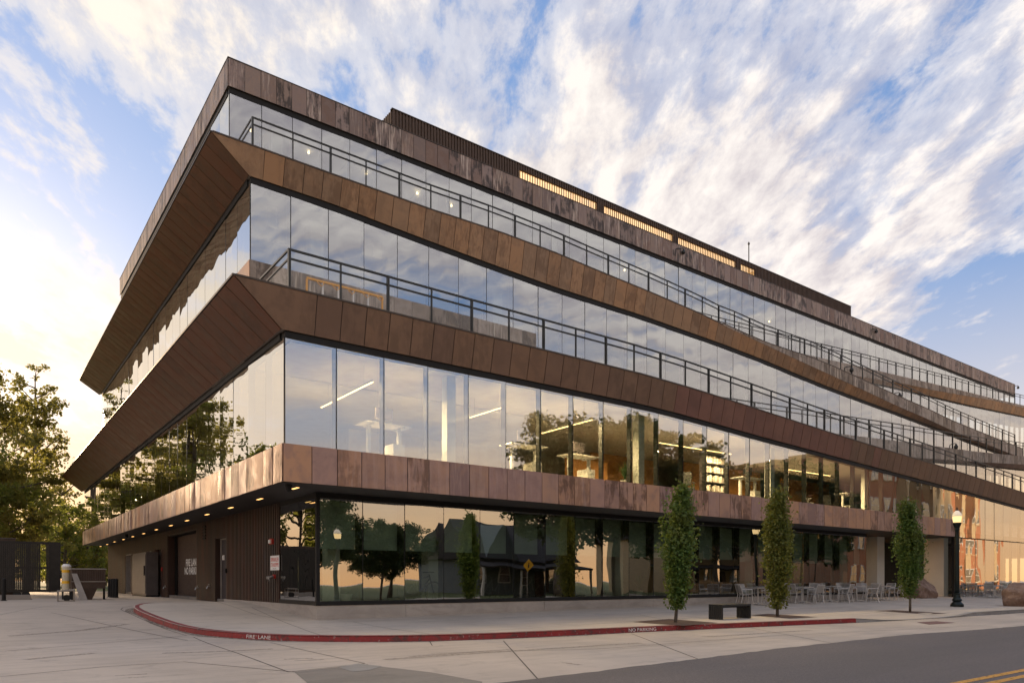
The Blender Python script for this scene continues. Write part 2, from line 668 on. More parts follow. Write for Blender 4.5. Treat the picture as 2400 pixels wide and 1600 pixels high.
def asphalt():
    m, t, out = new_mat('asphalt')
    ge = t.nodes.new('ShaderNodeNewGeometry')
    p = ge.outputs['Position']
    g = noise_n(t, p, 90., 3, .7)
    g2 = noise_n(t, p, 22., 4, .75)
    b = noise_n(t, vmap(t, p, scale=(.25, 1.3, 1)), .5, 5, .6)
    c = mix_n(t, ramp_n(t, g, [(.35, 0.), (.72, 1.)]), (.12, .10, .092), (.235, .198, .18))
    c = mix_n(t, ramp_n(t, g2, [(.42, 0.), (.62, .55)]), c, (.075, .065, .06))
    c = mix_n(t, ramp_n(t, b, [(.4, 0.), (.65, .5)]), c, (.10, .088, .08))
    vo = t.nodes.new('ShaderNodeTexVoronoi')
    vo.inputs['Scale'].default_value = 55.
    t.links.new(p, vo.inputs['Vector'])
    c = mix_n(t, ramp_n(t, vo.outputs['Distance'], [(.06, .55), (.2, 0.)]), c, (.2, .185, .175))
    principled(t, out, Base_Color=c, Roughness=.85, Normal=bump(t, g, .5, .01))


asphalt()


def kerb_red():
    m, t, out = new_mat('kerb_red')
    ge = t.nodes.new('ShaderNodeNewGeometry')
    p = ge.outputs['Position']
    n = noise_n(t, p, 5., 6, .7, .5)
    c = mix_n(t, ramp_n(t, noise_n(t, p, .9, 4, .6), [(.35, 0.), (.65, 1.)]), (.30, .022, .022), (.215, .02, .022))
    c = mix_n(t, ramp_n(t, n, [(.52, 0.), (.62, .8)]), c, (.075, .035, .03))
    c = mix_n(t, ramp_n(t, noise_n(t, p, 13., 4, .7), [(.62, 0.), (.66, .85)]), c, (.34, .30, .27))
    principled(t, out, Base_Color=c, Roughness=.55, Normal=bump(t, n, .3, .01))


kerb_red()


def worn_paint(name, col, cut=.52):
    m, t, out = new_mat(name)
    ge = t.nodes.new('ShaderNodeNewGeometry')
    n = noise_n(t, ge.outputs['Position'], 17., 4, .7)
    b = principled(t, None, Base_Color=col, Roughness=.7)
    tr = t.nodes.new('ShaderNodeBsdfTransparent')
    mx = t.nodes.new('ShaderNodeMixShader')
    t.links.new(ramp_n(t, n, [(cut, 0.), (cut + .1, .85)]), mx.inputs[0])
    t.links.new(b.outputs[0], mx.inputs[1])
    t.links.new(tr.outputs[0], mx.inputs[2])
    t.links.new(mx.outputs[0], out.inputs[0])


worn_paint('kerb_lettering', (.8, .77, .72), .62)
worn_paint('tyre_scuff', (.25, .21, .18), .38)
worn_paint('gutter_dirt', (.10, .08, .06), .40)
worn_paint('road_yellow', (.62, .30, .04), .55)


def leaf(name, c1, c2, c3, trans=.35):
    m, t, out = new_mat(name)
    ge = t.nodes.new('ShaderNodeNewGeometry')
    r = ge.outputs['Random Per Island']
    tc = t.nodes.new('ShaderNodeTexCoord')
    n = noise_n(t, tc.outputs['Object'], .8, 3, .6)
    c = mix_n(t, r, c1, c2)
    c = mix_n(t, ramp_n(t, n, [(.45, 0.), (.68, .8)]), c, c3)
    b = principled(t, None, Base_Color=c, Roughness=.5)
    tl = t.nodes.new('ShaderNodeBsdfTranslucent')
    t.links.new(mix_n(t, .35, c, (.35, .36, .05)), tl.inputs[0])
    mx = t.nodes.new('ShaderNodeMixShader')
    mx.inputs[0].default_value = trans
    t.links.new(b.outputs[0], mx.inputs[1])
    t.links.new(tl.outputs[0], mx.inputs[2])
    t.links.new(mx.outputs[0], out.inputs[0])


leaf('leaf_sycamore', (.2, .19, .045), (.28, .25, .07), (.23, .18, .06), .64)
leaf('leaf_green', (.14, .19, .042), (.22, .25, .06), (.21, .19, .045), .64)
leaf('leaf_hornbeam', (.055, .13, .026), (.11, .185, .04), (.15, .165, .036), .4)
leaf('leaf_hornbeam_yellow', (.10, .14, .026), (.20, .19, .036), (.09, .115, .026), .4)
leaf('leaf_lime', (.20, .24, .03), (.28, .27, .05), (.22, .16, .05), .4)
leaf('leaf_dark', (.045, .08, .026), (.07, .10, .034), (.055, .075, .026), .35)
leaf('leaf_house', (.04, .10, .03), (.06, .14, .045), (.05, .1, .03), .3)


def bark():
    m, t, out = new_mat('bark')
    tc = t.nodes.new('ShaderNodeTexCoord')
    v = tc.outputs['Object']
    n = noise_n(t, vmap(t, v, scale=(5, 5, 1.2)), 2., 5, .65)
    c = mix_n(t, ramp_n(t, n, [(.4, 0.), (.62, 1.)]), (.085, .066, .05), (.20, .175, .145))
    principled(t, out, Base_Color=c, Roughness=.85, Normal=bump(t, n, .5, .03))


bark()


def grass():
    m, t, out = new_mat('grass')
    ge = t.nodes.new('ShaderNodeNewGeometry')
    n = noise_n(t, ge.outputs['Position'], 3., 6, .7)
    c = mix_n(t, n, (.05, .075, .02), (.13, .14, .035))
    principled(t, out, Base_Color=c, Roughness=.9, Normal=bump(t, n, .6, .05))


grass()


def brick():
    m, t, out = new_mat('brick')
    tc = t.nodes.new('ShaderNodeTexCoord')
    bt = t.nodes.new('ShaderNodeTexBrick')
    t.links.new(vmap(t, tc.outputs['Object'], rot=(R(90), 0, 0)), bt.inputs['Vector'])
    bt.inputs['Scale'].default_value = 4.
    bt.inputs['Color1'].default_value = (.50, .20, .085, 1)
    bt.inputs['Color2'].default_value = (.42, .155, .065, 1)
    bt.inputs['Mortar'].default_value = (.35, .28, .22, 1)
    n = noise_n(t, tc.outputs['Object'], .6, 4, .6)
    principled(t, out, Base_Color=mix_n(t, ramp_n(t, n, [(.4, 0.), (.7, .3)]), bt.outputs[0], (.34, .13, .06)), Roughness=.85)


brick()


def boulder_mat():
    m, t, out = new_mat('boulder_stone')
    tc = t.nodes.new('ShaderNodeTexCoord')
    v = tc.outputs['Object']
    n = noise_n(t, v, 2.2, 6, .65, .5)
    c = mix_n(t, ramp_n(t, n, [(.35, 0.), (.7, 1.)]), (.17, .10, .07), (.34, .23, .17))
    c = mix_n(t, ramp_n(t, noise_n(t, v, 9., 4, .7), [(.55, 0.), (.7, .6)]), c, (.42, .33, .28))
    principled(t, out, Base_Color=c, Roughness=.85, Normal=bump(t, noise_n(t, v, 7., 6, .7), .6, .06))


boulder_mat()


def wire_mesh():
    m, t, out = new_mat('wire_mesh')
    tc = t.nodes.new('ShaderNodeTexCoord')
    s = t.nodes.new('ShaderNodeSeparateXYZ')
    t.links.new(tc.outputs['Object'], s.inputs[0])
    h = math_n(t, 'ADD', s.outputs[0], s.outputs[1])
    a = math_n(t, 'PINGPONG', math_n(t, 'ADD', math_n(t, 'MULTIPLY', h, 1.7), s.outputs[2]), .035)
    b = math_n(t, 'PINGPONG', math_n(t, 'SUBTRACT', math_n(t, 'MULTIPLY', h, 1.7), s.outputs[2]), .035)
    w = math_n(t, 'LESS_THAN', math_n(t, 'MINIMUM', a, b), .0033)
    p = principled(t, None, Base_Color=(.42, .42, .40), Metallic=.8, Roughness=.4)
    tr = t.nodes.new('ShaderNodeBsdfTransparent')
    mx = t.nodes.new('ShaderNodeMixShader')
    t.links.new(w, mx.inputs[0])
    t.links.new(tr.outputs[0], mx.inputs[1])
    t.links.new(p.outputs[0], mx.inputs[2])
    t.links.new(mx.outputs[0], out.inputs[0])


wire_mesh()


def backlight_tint_screen():
    m, t, out = new_mat('backlight_tint_screen')
    ge = t.nodes.new('ShaderNodeNewGeometry')
    n = noise_n(t, ge.outputs['Position'], .7, 3, .5)
    c = mix_n(t, n, (1., .84, .58), (1., .74, .44))  # golden glow of the sun behind the screen, put into the sheet colour
    tl = t.nodes.new('ShaderNodeBsdfTranslucent')
    t.links.new(c, tl.inputs[0])
    tr = t.nodes.new('ShaderNodeBsdfTransparent')
    tr.inputs[0].default_value = (1., .94, .80, 1)  # sky seen through is tinted warm for the same backlight
    mx = t.nodes.new('ShaderNodeMixShader')
    mx.inputs[0].default_value = .8
    t.links.new(tl.outputs[0], mx.inputs[1])
    t.links.new(tr.outputs[0], mx.inputs[2])
    t.links.new(mx.outputs[0], out.inputs[0])


backlight_tint_screen()


def lantern_glass():
    m, t, out = new_mat('lantern_glass')
    e = t.nodes.new('ShaderNodeEmission')
    e.inputs[0].default_value = (1., .70, .34, 1)
    e.inputs[1].default_value = .08
    p = principled(t, None, Base_Color=(.8, .78, .72), Roughness=.25)
    ad = t.nodes.new('ShaderNodeAddShader')
    t.links.new(e.outputs[0], ad.inputs[0])
    t.links.new(p.outputs[0], ad.inputs[1])
    t.links.new(ad.outputs[0], out.inputs[0])


lantern_glass()

# ---------------------------------------------------------------- ground, street, plaza
def sheet(name, pts, mat, h, lift, parent=None, step=.6):
    """a sheet draped over the height function h inside a polygon"""
    xs = [p[0] for p in pts]
    ys = [p[1] for p in pts]
    inner = []

    def inside(x, y):
        c = False
        for (x1, y1), (x2, y2) in zip(pts, pts[1:] + pts[:1]):
            if (y1 > y) != (y2 > y) and x < (x2 - x1) * (y - y1) / (y2 - y1) + x1:
                c = not c
        return c
    x = min(xs) + step / 2
    while x < max(xs):
        y = min(ys) + step / 2
        while y < max(ys):
            if inside(x, y):
                inner.append((x, y))
            y += step
        x += step if x < 60 else step * 6
    n = len(pts)
    res = delaunay_2d_cdt([Vector(p) for p in pts] + [Vector(p) for p in inner], [(i, (i + 1) % n) for i in range(n)], [], 1, 1e-4)
    m = MB()
    m.add([(v.x, v.y, h(v.x, v.y) + lift) for v in res[0]], res[2])
    o = m.build(name, mat, parent)
    return o


def build_ground():
    m = MB()
    ys = [-500, -60, -20, -8, -4] + [-2 + .5 * k for k in range(27)] + [13, 20, 45, 120, 700]
    xs = [-600, -60, -20, 0, 30, 120, 700]
    vs = [(x, y, drive_h(y)) for y in ys for x in xs]
    w = len(xs)
    fs = [(j * w + i, j * w + i + 1, j * w + w + i + 1, j * w + w + i) for j in range(len(ys) - 1) for i in range(w - 1)]
    tag(m.add(vs, fs).build('ground', MAT['drive_concrete'], smooth=True), None, kind='structure')
    # street
    m = MB()
    x, top = -200., []
    while x < 260:
        top.append((x, interp([(-30, -10.3), (-5, -10.2), (.3, -10.07), (2.2, -9.92), (6.4, -9.5), (12.3, -9.3), (18, -9.65), (40, -10.), (60, -10.)], x) + .02 * math.sin(x * .7) + rng.uniform(-.035, .035) * (1 if -10 < x < 60 else 0), .004))
        x += .25 if -8 < x < 40 else 4.
    vs = []
    for a in top:
        vs += [a, (a[0], -18.6, .004)]
    fs = [(2 * i, 2 * i + 1, 2 * i + 3, 2 * i + 2) for i in range(len(top) - 1)]
    st = m.add(vs, fs).build('street', MAT['asphalt'])
    tag(st, None, kind='structure')
    for y in (-13.72, -13.98):
        MB().quad((-200, y - .06, .008), (260, y - .06, .008), (260, y + .06, .008), (-200, y + .06, .008)).build('centre_line', MAT['road_yellow'], st)
    for nm, (x0, x1, y0, y1, z) in {'lawn': (-300, 300, 46, 400, .53), 'lawn.001': (-300, -34, -8, 46, .53), 'lawn.002': (-300, 300, -300, -20.6, .10)}.items():
        tag(MB().box(x0, x1, y0, y1, z - .6, z).build('lawn', MAT['grass']), None, kind='structure')
    tag(MB().box(-300, 300, -20.6, -18.6, -.3, .12).build('far_footway', MAT['walk_concrete']), None, kind='structure')


build_ground()
KERB_PX = [(305, 1432), (313, 1437), (340, 1449), (370, 1461), (400, 1472), (425, 1480), (450, 1485), (485, 1489), (520, 1492), (560, 1495.5), (600, 1498), (650, 1501), (700, 1503), (800, 1504.5),
           (900, 1504), (1000, 1502.5), (1100, 1500), (1200, 1495.5), (1300, 1490), (1400, 1485), (1500, 1480), (1600, 1475.5), (1700, 1471), (1800, 1467), (1900, 1463), (2042, 1457)]
kerb_xy = [(-.39, 9.94), (-1.1, 9.62), (-1.55, 9.2), (-1.92, 8.5), (-2.2, 7.7)]
for a, b in KERB_PX:
    g = ground(a, b, droad)
    kerb_xy.append((g.x, g.y))
xe, ye = kerb_xy[-1]
for k in range(1, 40):
    kerb_xy.append((xe + k * (1.2 if k < 20 else 5), ye - .035 * k if k < 14 else ye - .5))
# smooth the traced line
for _ in range(3):
    kerb_xy = [kerb_xy[0]] + [((a[0] + 2 * b[0] + c[0]) / 4, (a[1] + 2 * b[1] + c[1]) / 4) for a, b, c in zip(kerb_xy, kerb_xy[1:], kerb_xy[2:])] + [kerb_xy[-1]]
RED_END = kerb_xy[30][0] + .05


def kerb_part(name, idx, mat):
    m = MB()
    rows = []
    for i in idx:
        x, y = kerb_xy[i]
        a, b = kerb_xy[max(0, i - 1)], kerb_xy[min(len(kerb_xy) - 1, i + 1)]
        d = Vector((b[0] - a[0], b[1] - a[1])).normalized()
        nx, ny = -d.y, d.x           # inward
        zb, zt = drive_h(y) - .05, walk_h(x, y) + .008
        rows.append([(x, y, zb), (x + nx * .012, y + ny * .012, zt - .03), (x + nx * .04, y + ny * .04, zt), (x + nx * .16, y + ny * .16, zt), (x + nx * .16, y + ny * .16, zb)])
    vs = [p for r_ in rows for p in r_]
    fs = [(i * 5 + k, i * 5 + k + 5, i * 5 + k + 6, i * 5 + k + 1) for i in range(len(rows) - 1) for k in range(4)]
    fs = [f[::-1] for f in fs]
    return m.add(vs, fs).build(name, mat)


ir = [i for i, p in enumerate(kerb_xy) if p[0] <= RED_END]
walk = sheet('plaza_paving', kerb_xy + [(kerb_xy[-1][0], 12.), (1.7, 12.), (1.7, 10.35)], MAT['walk_concrete'], walk_h, .003, step=.75)
tag(walk, None, kind='structure')
k1 = kerb_part('kerb', ir, MAT['kerb_red'])
tag(k1, None, kind='structure')
k2 = kerb_part('kerb', range(ir[-1], len(kerb_xy)), MAT['kerb_concrete'])
tag(k2, None, kind='structure')


def strip(name, pxs, mat, h, w, lift, parent):
    pts = [ground(a, b, h) for a, b in pxs]
    m = MB()
    dense = []
    for p, q in zip(pts, pts[1:]):
        k = max(2, int((q - p).length / .8))
        dense += [p.lerp(q, i / k) for i in range(k)]
    dense.append(pts[-1])
    rows = []
    for i, p in enumerate(dense):
        d = (dense[min(i + 1, len(dense) - 1)] - dense[max(0, i - 1)]).normalized()
        nn = Vector((-d.y, d.x, 0)) * w / 2
        rows += [(p.x + nn.x, p.y + nn.y, h(p.x + nn.x, p.y + nn.y) + lift), (p.x - nn.x, p.y - nn.y, h(p.x - nn.x, p.y - nn.y) + lift)]
    m.add(rows, [(2 * i, 2 * i + 1, 2 * i + 3, 2 * i + 2)[::-1] for i in range(len(dense) - 1)])
    return m.build(name, mat, parent)


JOINTS = []
gr = bpy.data.objects['ground']
# dirt that gathers in the gutter, and the slots between kerb stones
gd = MB()
rows = []
for i, (x, y) in enumerate(kerb_xy):
    a, b = kerb_xy[max(0, i - 1)], kerb_xy[min(len(kerb_xy) - 1, i + 1)]
    d = Vector((b[0] - a[0], b[1] - a[1])).normalized()
    w_ = .16 + .08 * math.sin(i * 1.7) + .05 * math.sin(i * .6)
    rows += [(x, y, drive_h(y) + .005), (x + d.y * w_, y - d.x * w_, drive_h(y - d.x * w_) + .005)]
gd.add(rows, [(2 * i, 2 * i + 1, 2 * i + 3, 2 * i + 2) for i in range(len(kerb_xy) - 1)])
gd.build('gutter_dirt', MAT['gutter_dirt'], gr)
acc = 0.
for i in range(3, len(kerb_xy) - 2):
    p0, p1 = Vector(kerb_xy[i]), Vector(kerb_xy[i + 1])
    L_ = (p1 - p0).length
    while acc < L_:
        q = p0.lerp(p1, acc / L_)
        d = (p1 - p0).normalized()
        n_ = Vector((d.y, -d.x))
        zt = walk_h(q.x, q.y) + .011
        zb = drive_h(q.y)
        if zt - zb > .06 and q.x < 60:
            o_ = q + n_ * .003
            s_ = MB()
            e = d * .006
            s_.quad((o_.x - e.x, o_.y - e.y, zb), (o_.x + e.x, o_.y + e.y, zb), (o_.x + e.x - n_.x * .015, o_.y + e.y - n_.y * .015, zt - .03), (o_.x - e.x - n_.x * .015, o_.y - e.y - n_.y * .015, zt - .03))
            j_ = q - n_ * .17
            s_.quad((q.x - e.x - n_.x * .04, q.y - e.y - n_.y * .04, zt), (q.x + e.x - n_.x * .04, q.y + e.y - n_.y * .04, zt), (j_.x + e.x, j_.y + e.y, zt), (j_.x - e.x, j_.y - e.y, zt))
            s_.build('kerb_joint', MAT['joint_dark'], k1)
        acc += 3.05
    acc -= L_
# slab joints of the drive: along the street and across to the kerb
for pxs in ([(1010, 1530), (1400, 1520), (1800, 1490), (2300, 1465)], [(1180, 1501), (1260, 1590)], [(1480, 1484), (1640, 1545)], [(1760, 1471), (1950, 1506)], [(120, 1435), (330, 1480), (440, 1500)], [(0, 1440), (190, 1412)],
            [(860, 1556), (880, 1600)], [(0, 1585), (240, 1562), (430, 1550), (690, 1574)]):
    JOINTS.append(pxs)
for pxs in ([(0, 1526), (200, 1509.6), (429, 1489.5)], [(634, 1505), (745, 1530), (855, 1554)], [(283, 1428), (330, 1449), (390, 1474), (438, 1489)], [(453, 1492), (560, 1531), (676, 1574)],
            [(676, 1574), (855, 1554)], [(1007, 1502), (1013, 1512)], [(283, 1428), (288, 1423), (310, 1419)], *JOINTS):
    strip('joint', pxs, MAT['joint_dark'], droad, .022, .003, gr)
for pxs in ([(829, 1457), (1007, 1485)], [(1007, 1485), (1200, 1474), (1400, 1461), (1640, 1446)], [(590, 1423), (700, 1470), (760, 1490)], [(1500, 1440), (1560, 1452), (1650, 1472)],
            [(1100, 1450), (1400, 1440), (1640, 1433), (2040, 1420)], [(1900, 1420), (2100, 1440)], [(455, 1409), (600, 1440), (690, 1456)]):
    strip('joint', pxs, MAT['joint_dark'], walk_h, .018, .006, walk)


for pxs, w_ in (([(666, 1544), (735, 1542)], .09), ([(690, 1548), (760, 1545)], .07), ([(270, 1583), (345, 1579)], .08), ([(300, 1588), (350, 1585)], .06), ([(1320, 1552), (1360, 1558)], .1), ([(380, 1530), (520, 1526), (640, 1520)], .16),
                ([(900, 1545), (1150, 1528), (1500, 1506)], .2), ([(960, 1538), (1200, 1521)], .14), ([(20, 1490), (180, 1478), (300, 1462)], .2), ([(60, 1545), (220, 1530)], .22), ([(1650, 1492), (1900, 1476)], .2)):
    strip('tyre_scuff', pxs, MAT['tyre_scuff'], droad, w_, .0045, gr)


def flat_poly(name, pxs, mat, h, lift, parent=None):
    return sheet(name, [tuple(ground(a, b, h)[:2]) for a, b in pxs], mat, h, lift, parent, step=.4)


flat_poly('repair_patch', [(690, 1574), (790, 1563), (890, 1561), (1010, 1575), (1130, 1597), (1130, 1640), (690, 1640), (720, 1600)][::-1], MAT['dark_patch'], droad, .004, gr)
flat_poly('repair_patch', [(791, 1563), (840, 1555), (895, 1561), (868, 1570), (826, 1574)][::-1], MAT['patch_concrete'], droad, .008, gr)
flat_poly('tree_pit', [(1483, 1457), (1600, 1466), (1683, 1459), (1567, 1450)], MAT['pit_mulch'], walk_h, .008, walk)
flat_poly('tree_pit', [(1759, 1441), (1851, 1449), (1916, 1445.5), (1800, 1437.7)], MAT['pit_mulch'], walk_h, .008, walk)
flat_poly('tree_pit', [(2051, 1431), (2175, 1439), (2219, 1436.8), (2094, 1429)], MAT['pit_mulch'], walk_h, .008, walk)
flat_poly('tactile_pad', [(2148, 1457.5), (2178, 1463), (2239, 1458.5), (2195, 1455)], MAT['tactile'], droad, .006, gr)


def cover(px, py, r_, h, name, label):
    g = ground(px, py, h)
    m = MB()
    m.lathe([(r_, 0), (r_, .012), (r_ * .9, .014), (r_ * .88, .010), (r_ * .12, .010), (r_ * .1, .014), (.01, .014)], 20)
    o = m.build(name, MAT['black_metal'], None, (g.x, g.y, g.z + .001))
    tag(o, label, 'cover')


cover(939, 1561, .17, droad, 'utility_cover', 'small round black utility cover in the drive beside the concrete patch')
cover(586, 1454.5, .11, walk_h, 'utility_cover', 'small rusty round cover in the footway before the sprinkler sign')
cover(1549, 1502, .16, droad, 'utility_cover', 'round black utility cover in the drive below the NO PARKING lettering')


def kerb_text(body, px, py, size, mat):
    """lettering painted on the kerb face"""
    g = ground(px, py, droad)
    i = min(range(len(kerb_xy)), key=lambda k: (kerb_xy[k][0] - g.x) ** 2 + (kerb_xy[k][1] - g.y) ** 2)
    a, b = Vector(kerb_xy[i - 1]), Vector(kerb_xy[i + 1])
    d = (b - a).normalized()
    me = text_mesh(body, size, 'lettering')
    x0 = Vector(kerb_xy[i])
    o = link_mesh('lettering', me, mat, k1)
    nx = Vector((d.y, -d.x, 0))      # outward
    h = walk_h(*kerb_xy[i]) - drive_h(kerb_xy[i][1])
    me.transform(Matrix.Diagonal((1.25, 1., 1., 1.)))
    # wrap along the kerb
    for v in me.vertices:
        s, up = v.co.x, v.co.y + .022
        # walk along the polyline from i by s
        k, rest = i, s
        p = Vector(kerb_xy[i])
        step = 1 if s > 0 else -1
        rem = abs(s)
        while True:
            q = Vector(kerb_xy[k + step])
            L = (q - Vector(kerb_xy[k])).length
            if rem <= L or not (1 < k + step < len(kerb_xy) - 2):
                p = Vector(kerb_xy[k]).lerp(q, rem / L)
                dd = (q - Vector(kerb_xy[k])).normalized() * step
                break
            rem -= L
            k += step
        nn = Vector((dd.y, -dd.x))
        off = .006 - .012 * min(1., up / .1)
        v.co = (p.x + nn.x * off, p.y + nn.y * off, drive_h(p.y) + up)
    return o


kerb_text('FIRE  LANE', 614, 1498, .12, MAT['kerb_lettering'])
kerb_text('NO PARKING', 1511, 1479.5, .125, MAT['kerb_lettering'])

# ---------------------------------------------------------------- the building
BLD = empty('office_building')
tag(BLD, 'long office building with weathered copper bands, glass storeys and sloping bicycle ramps', 'building')
MOD, MODL, PW, PWL = 1.37, 1.475, .685, .7375
A_TOP = [(-1.3, 8.55), (12.6, 8.55), (15.4, 8.47), (18.3, 8.33), (21.5, 8.16), (25.6, 7.95), (30.7, 7.73), (37.2, 7.46), (47.9, 6.93), (75, 5.55)]
A_BOT = [(-1.3, 7.58), (12.7, 7.59), (14.6, 7.54), (17.1, 7.42), (20.4, 7.26), (25.7, 7.04), (32.7, 6.75), (39.8, 6.46), (48.5, 6.06), (75, 4.80)]
YB, YBb, YA2, YB2 = 6.5, 6.75, 3.2, 10.3


def tab(pxs, y):
    t = []
    for a, b in pxs:
        p = on_y(a, b, y)
        t.append((p.x, p.z))
    return t


B_TOP = [(-.2, 15.70)] + tab([(1011.5, 493), (1080, 515), (1171, 545), (1300, 593), (1396, 633.5), (1527, 687), (1639, 735), (1732, 780), (1800, 811), (1861, 840), (1919, 866), (1973, 891), (2036, 920), (2100, 950), (2170, 980), (2232, 1009), (2303.6, 1037.5), (2380, 1067)], YB)
B_BOT = [(-.2, 14.84)] + tab([(775, 476), (899, 524), (1010, 566), (1150, 618), (1300, 672), (1500, 737), (1700, 808), (1780, 838.8), (1861, 873.0), (1932, 902), (2021, 936), (2100, 965), (2196, 1001.8), (2268, 1031), (2368, 1069)], YBb)
B1_STRIP = [(0, 0.)] + [(x, 0.) for x in (22.,)] + [(30., .16), (34., .5), (37., .62), (46., .72), (66., .82)]      # height of the upstand above the fold
A2_TOP = [(16.5, 8.50), (31.7, 9.33), (38, 9.68), (49.3, 10.24), (58.1, 10.80), (75, 11.75)]
A2_FOLD = [(16, 7.6), (30, 8.35), (39.8, 8.88), (45.9, 9.3), (51.2, 9.66), (58.3, 10.2), (75, 11.25)]
A2_BOT = [(16, 7.5), (30, 8.28), (40, 8.80), (46.7, 9.23), (53.6, 9.62), (58.9, 9.9), (75, 10.8)]
B2_TOP = [(14., 15.62)] + tab([(1927, 839.5), (1985.7, 852), (2055, 868), (2114, 882), (2178.6, 897), (2250, 914), (2321, 932), (2400, 950)], YB2) + [(100, 20.3)]
B2_FOLD = [(14., 15.0)] + tab([(1960.7, 872.7), (2014, 881.6), (2114, 898), (2182, 913), (2253, 925.5), (2328, 938)], YB2) + [(100, 19.9)]
B2_BOT = [(14., 14.9)] + tab([(2000, 888), (2093, 906), (2178, 926.5), (2268, 948), (2400, 975)], YB2 + .2) + [(100, 19.3)]
ROOF_T, ROOF_B, YR, XR, XE = 23.5, 22.33, 14.0, 2.5, 88.7
YBACK = 41.6
zAt = lambda x: interp(A_TOP, x)
zAb = lambda x: interp(A_BOT, x)
zBt = lambda x: interp(B_TOP, x)
zBb = lambda x: interp(B_BOT, x)
zB1 = lambda x: zBt(x) + interp(B1_STRIP, x)


def grid_panel(m, c00, c10, c11, c01, th, bulge, gap=.011):
    c00, c10, c11, c01 = map(Vector, (c00, c10, c11, c01))
    n = (c10 - c00).cross(c01 - c00)
    n = n.normalized() if n.length > 1e-8 else (c11 - c10).cross(c01 - c10).normalized()
    w = max((c10 - c00).length, (c11 - c01).length)
    g = gap / max(w, .05)
    nu, nv = 3, 2
    a, b = rng.uniform(-.35, 1.) * bulge, rng.uniform(-.5, .5) * bulge
    vs = []
    for j in range(nv + 1):
        for i in range(nu + 1):
            u = g + (1 - 2 * g) * i / nu
            v = j / nv
            p = c00.lerp(c10, u).lerp(c01.lerp(c11, u), v)
            f = th + a * (4 * u * (1 - u)) * (.5 + 2 * v * (1 - v)) + b * (u - .5)
            vs.append(p + n * f)
    k = nu + 1
    fs = [(j * k + i, j * k + i + 1, j * k + k + i + 1, j * k + k + i) for j in range(nv) for i in range(nu)]
    ring = list(range(k)) + [j * k + nu for j in range(1, nv + 1)] + [nv * k + i for i in range(nu - 1, -1, -1)] + [j * k for j in range(nv - 1, 0, -1)]
    base = len(vs)
    for r_ in ring:
        i, j = r_ % k, r_ // k
        u = g + (1 - 2 * g) * i / nu
        vs.append(c00.lerp(c10, u).lerp(c01.lerp(c11, u), j / nv) - n * .004)
    q = len(ring)
    fs += [(ring[(i + 1) % q], ring[i], base + i, base + (i + 1) % q) for i in range(q)]
    m.add(vs, fs)


class Band:
    """a copper band: a dark backing with one sheet-metal panel per joint"""

    def __init__(s, name, pname, mat, bulge=.006, th=.02, minpx=8.5):
        s.name, s.pname, s.mat, s.bulge, s.th, s.minpx = name, pname, mat, bulge, th, minpx
        s.back, s.panels = MB(), []

    def add(s, c00, c10, c11, c01, mat=None):
        s.back.quad(c00, c10, c11, c01)
        s.panels.append((c00, c10, c11, c01, mat or s.mat))

    def build(s):
        o = s.back.build(s.name, MAT['black_soffit'], BLD)
        rest = {}
        for c00, c10, c11, c01, mat in s.panels:
            a, b = proj(c00), proj(c10)
            c, d = proj(c01), proj(c11)
            w = 0
            if None not in (a, b, c, d) and min(a[0], b[0]) < 2420:
                w = max(abs(a[0] - b[0]), abs(c[0] - d[0]))
            if w >= s.minpx:
                m = MB()
                grid_panel(m, c00, c10, c11, c01, s.th, s.bulge)
                m.build(s.pname, MAT[mat], o, tuple(c00))
            else:
                grid_panel(rest.setdefault(mat, MB()), c00, c10, c11, c01, s.th, s.bulge)
        for mat, m in rest.items():
            tag(m.build(s.pname, MAT[mat], o), None, kind='stuff')
        return o


def joints(x0, x1, first, step):
    xs = [x0]
    x = first
    while x < x1 - .15:
        if x > x0 + .12:
            xs.append(x)
        x += step
    return xs + [x1]


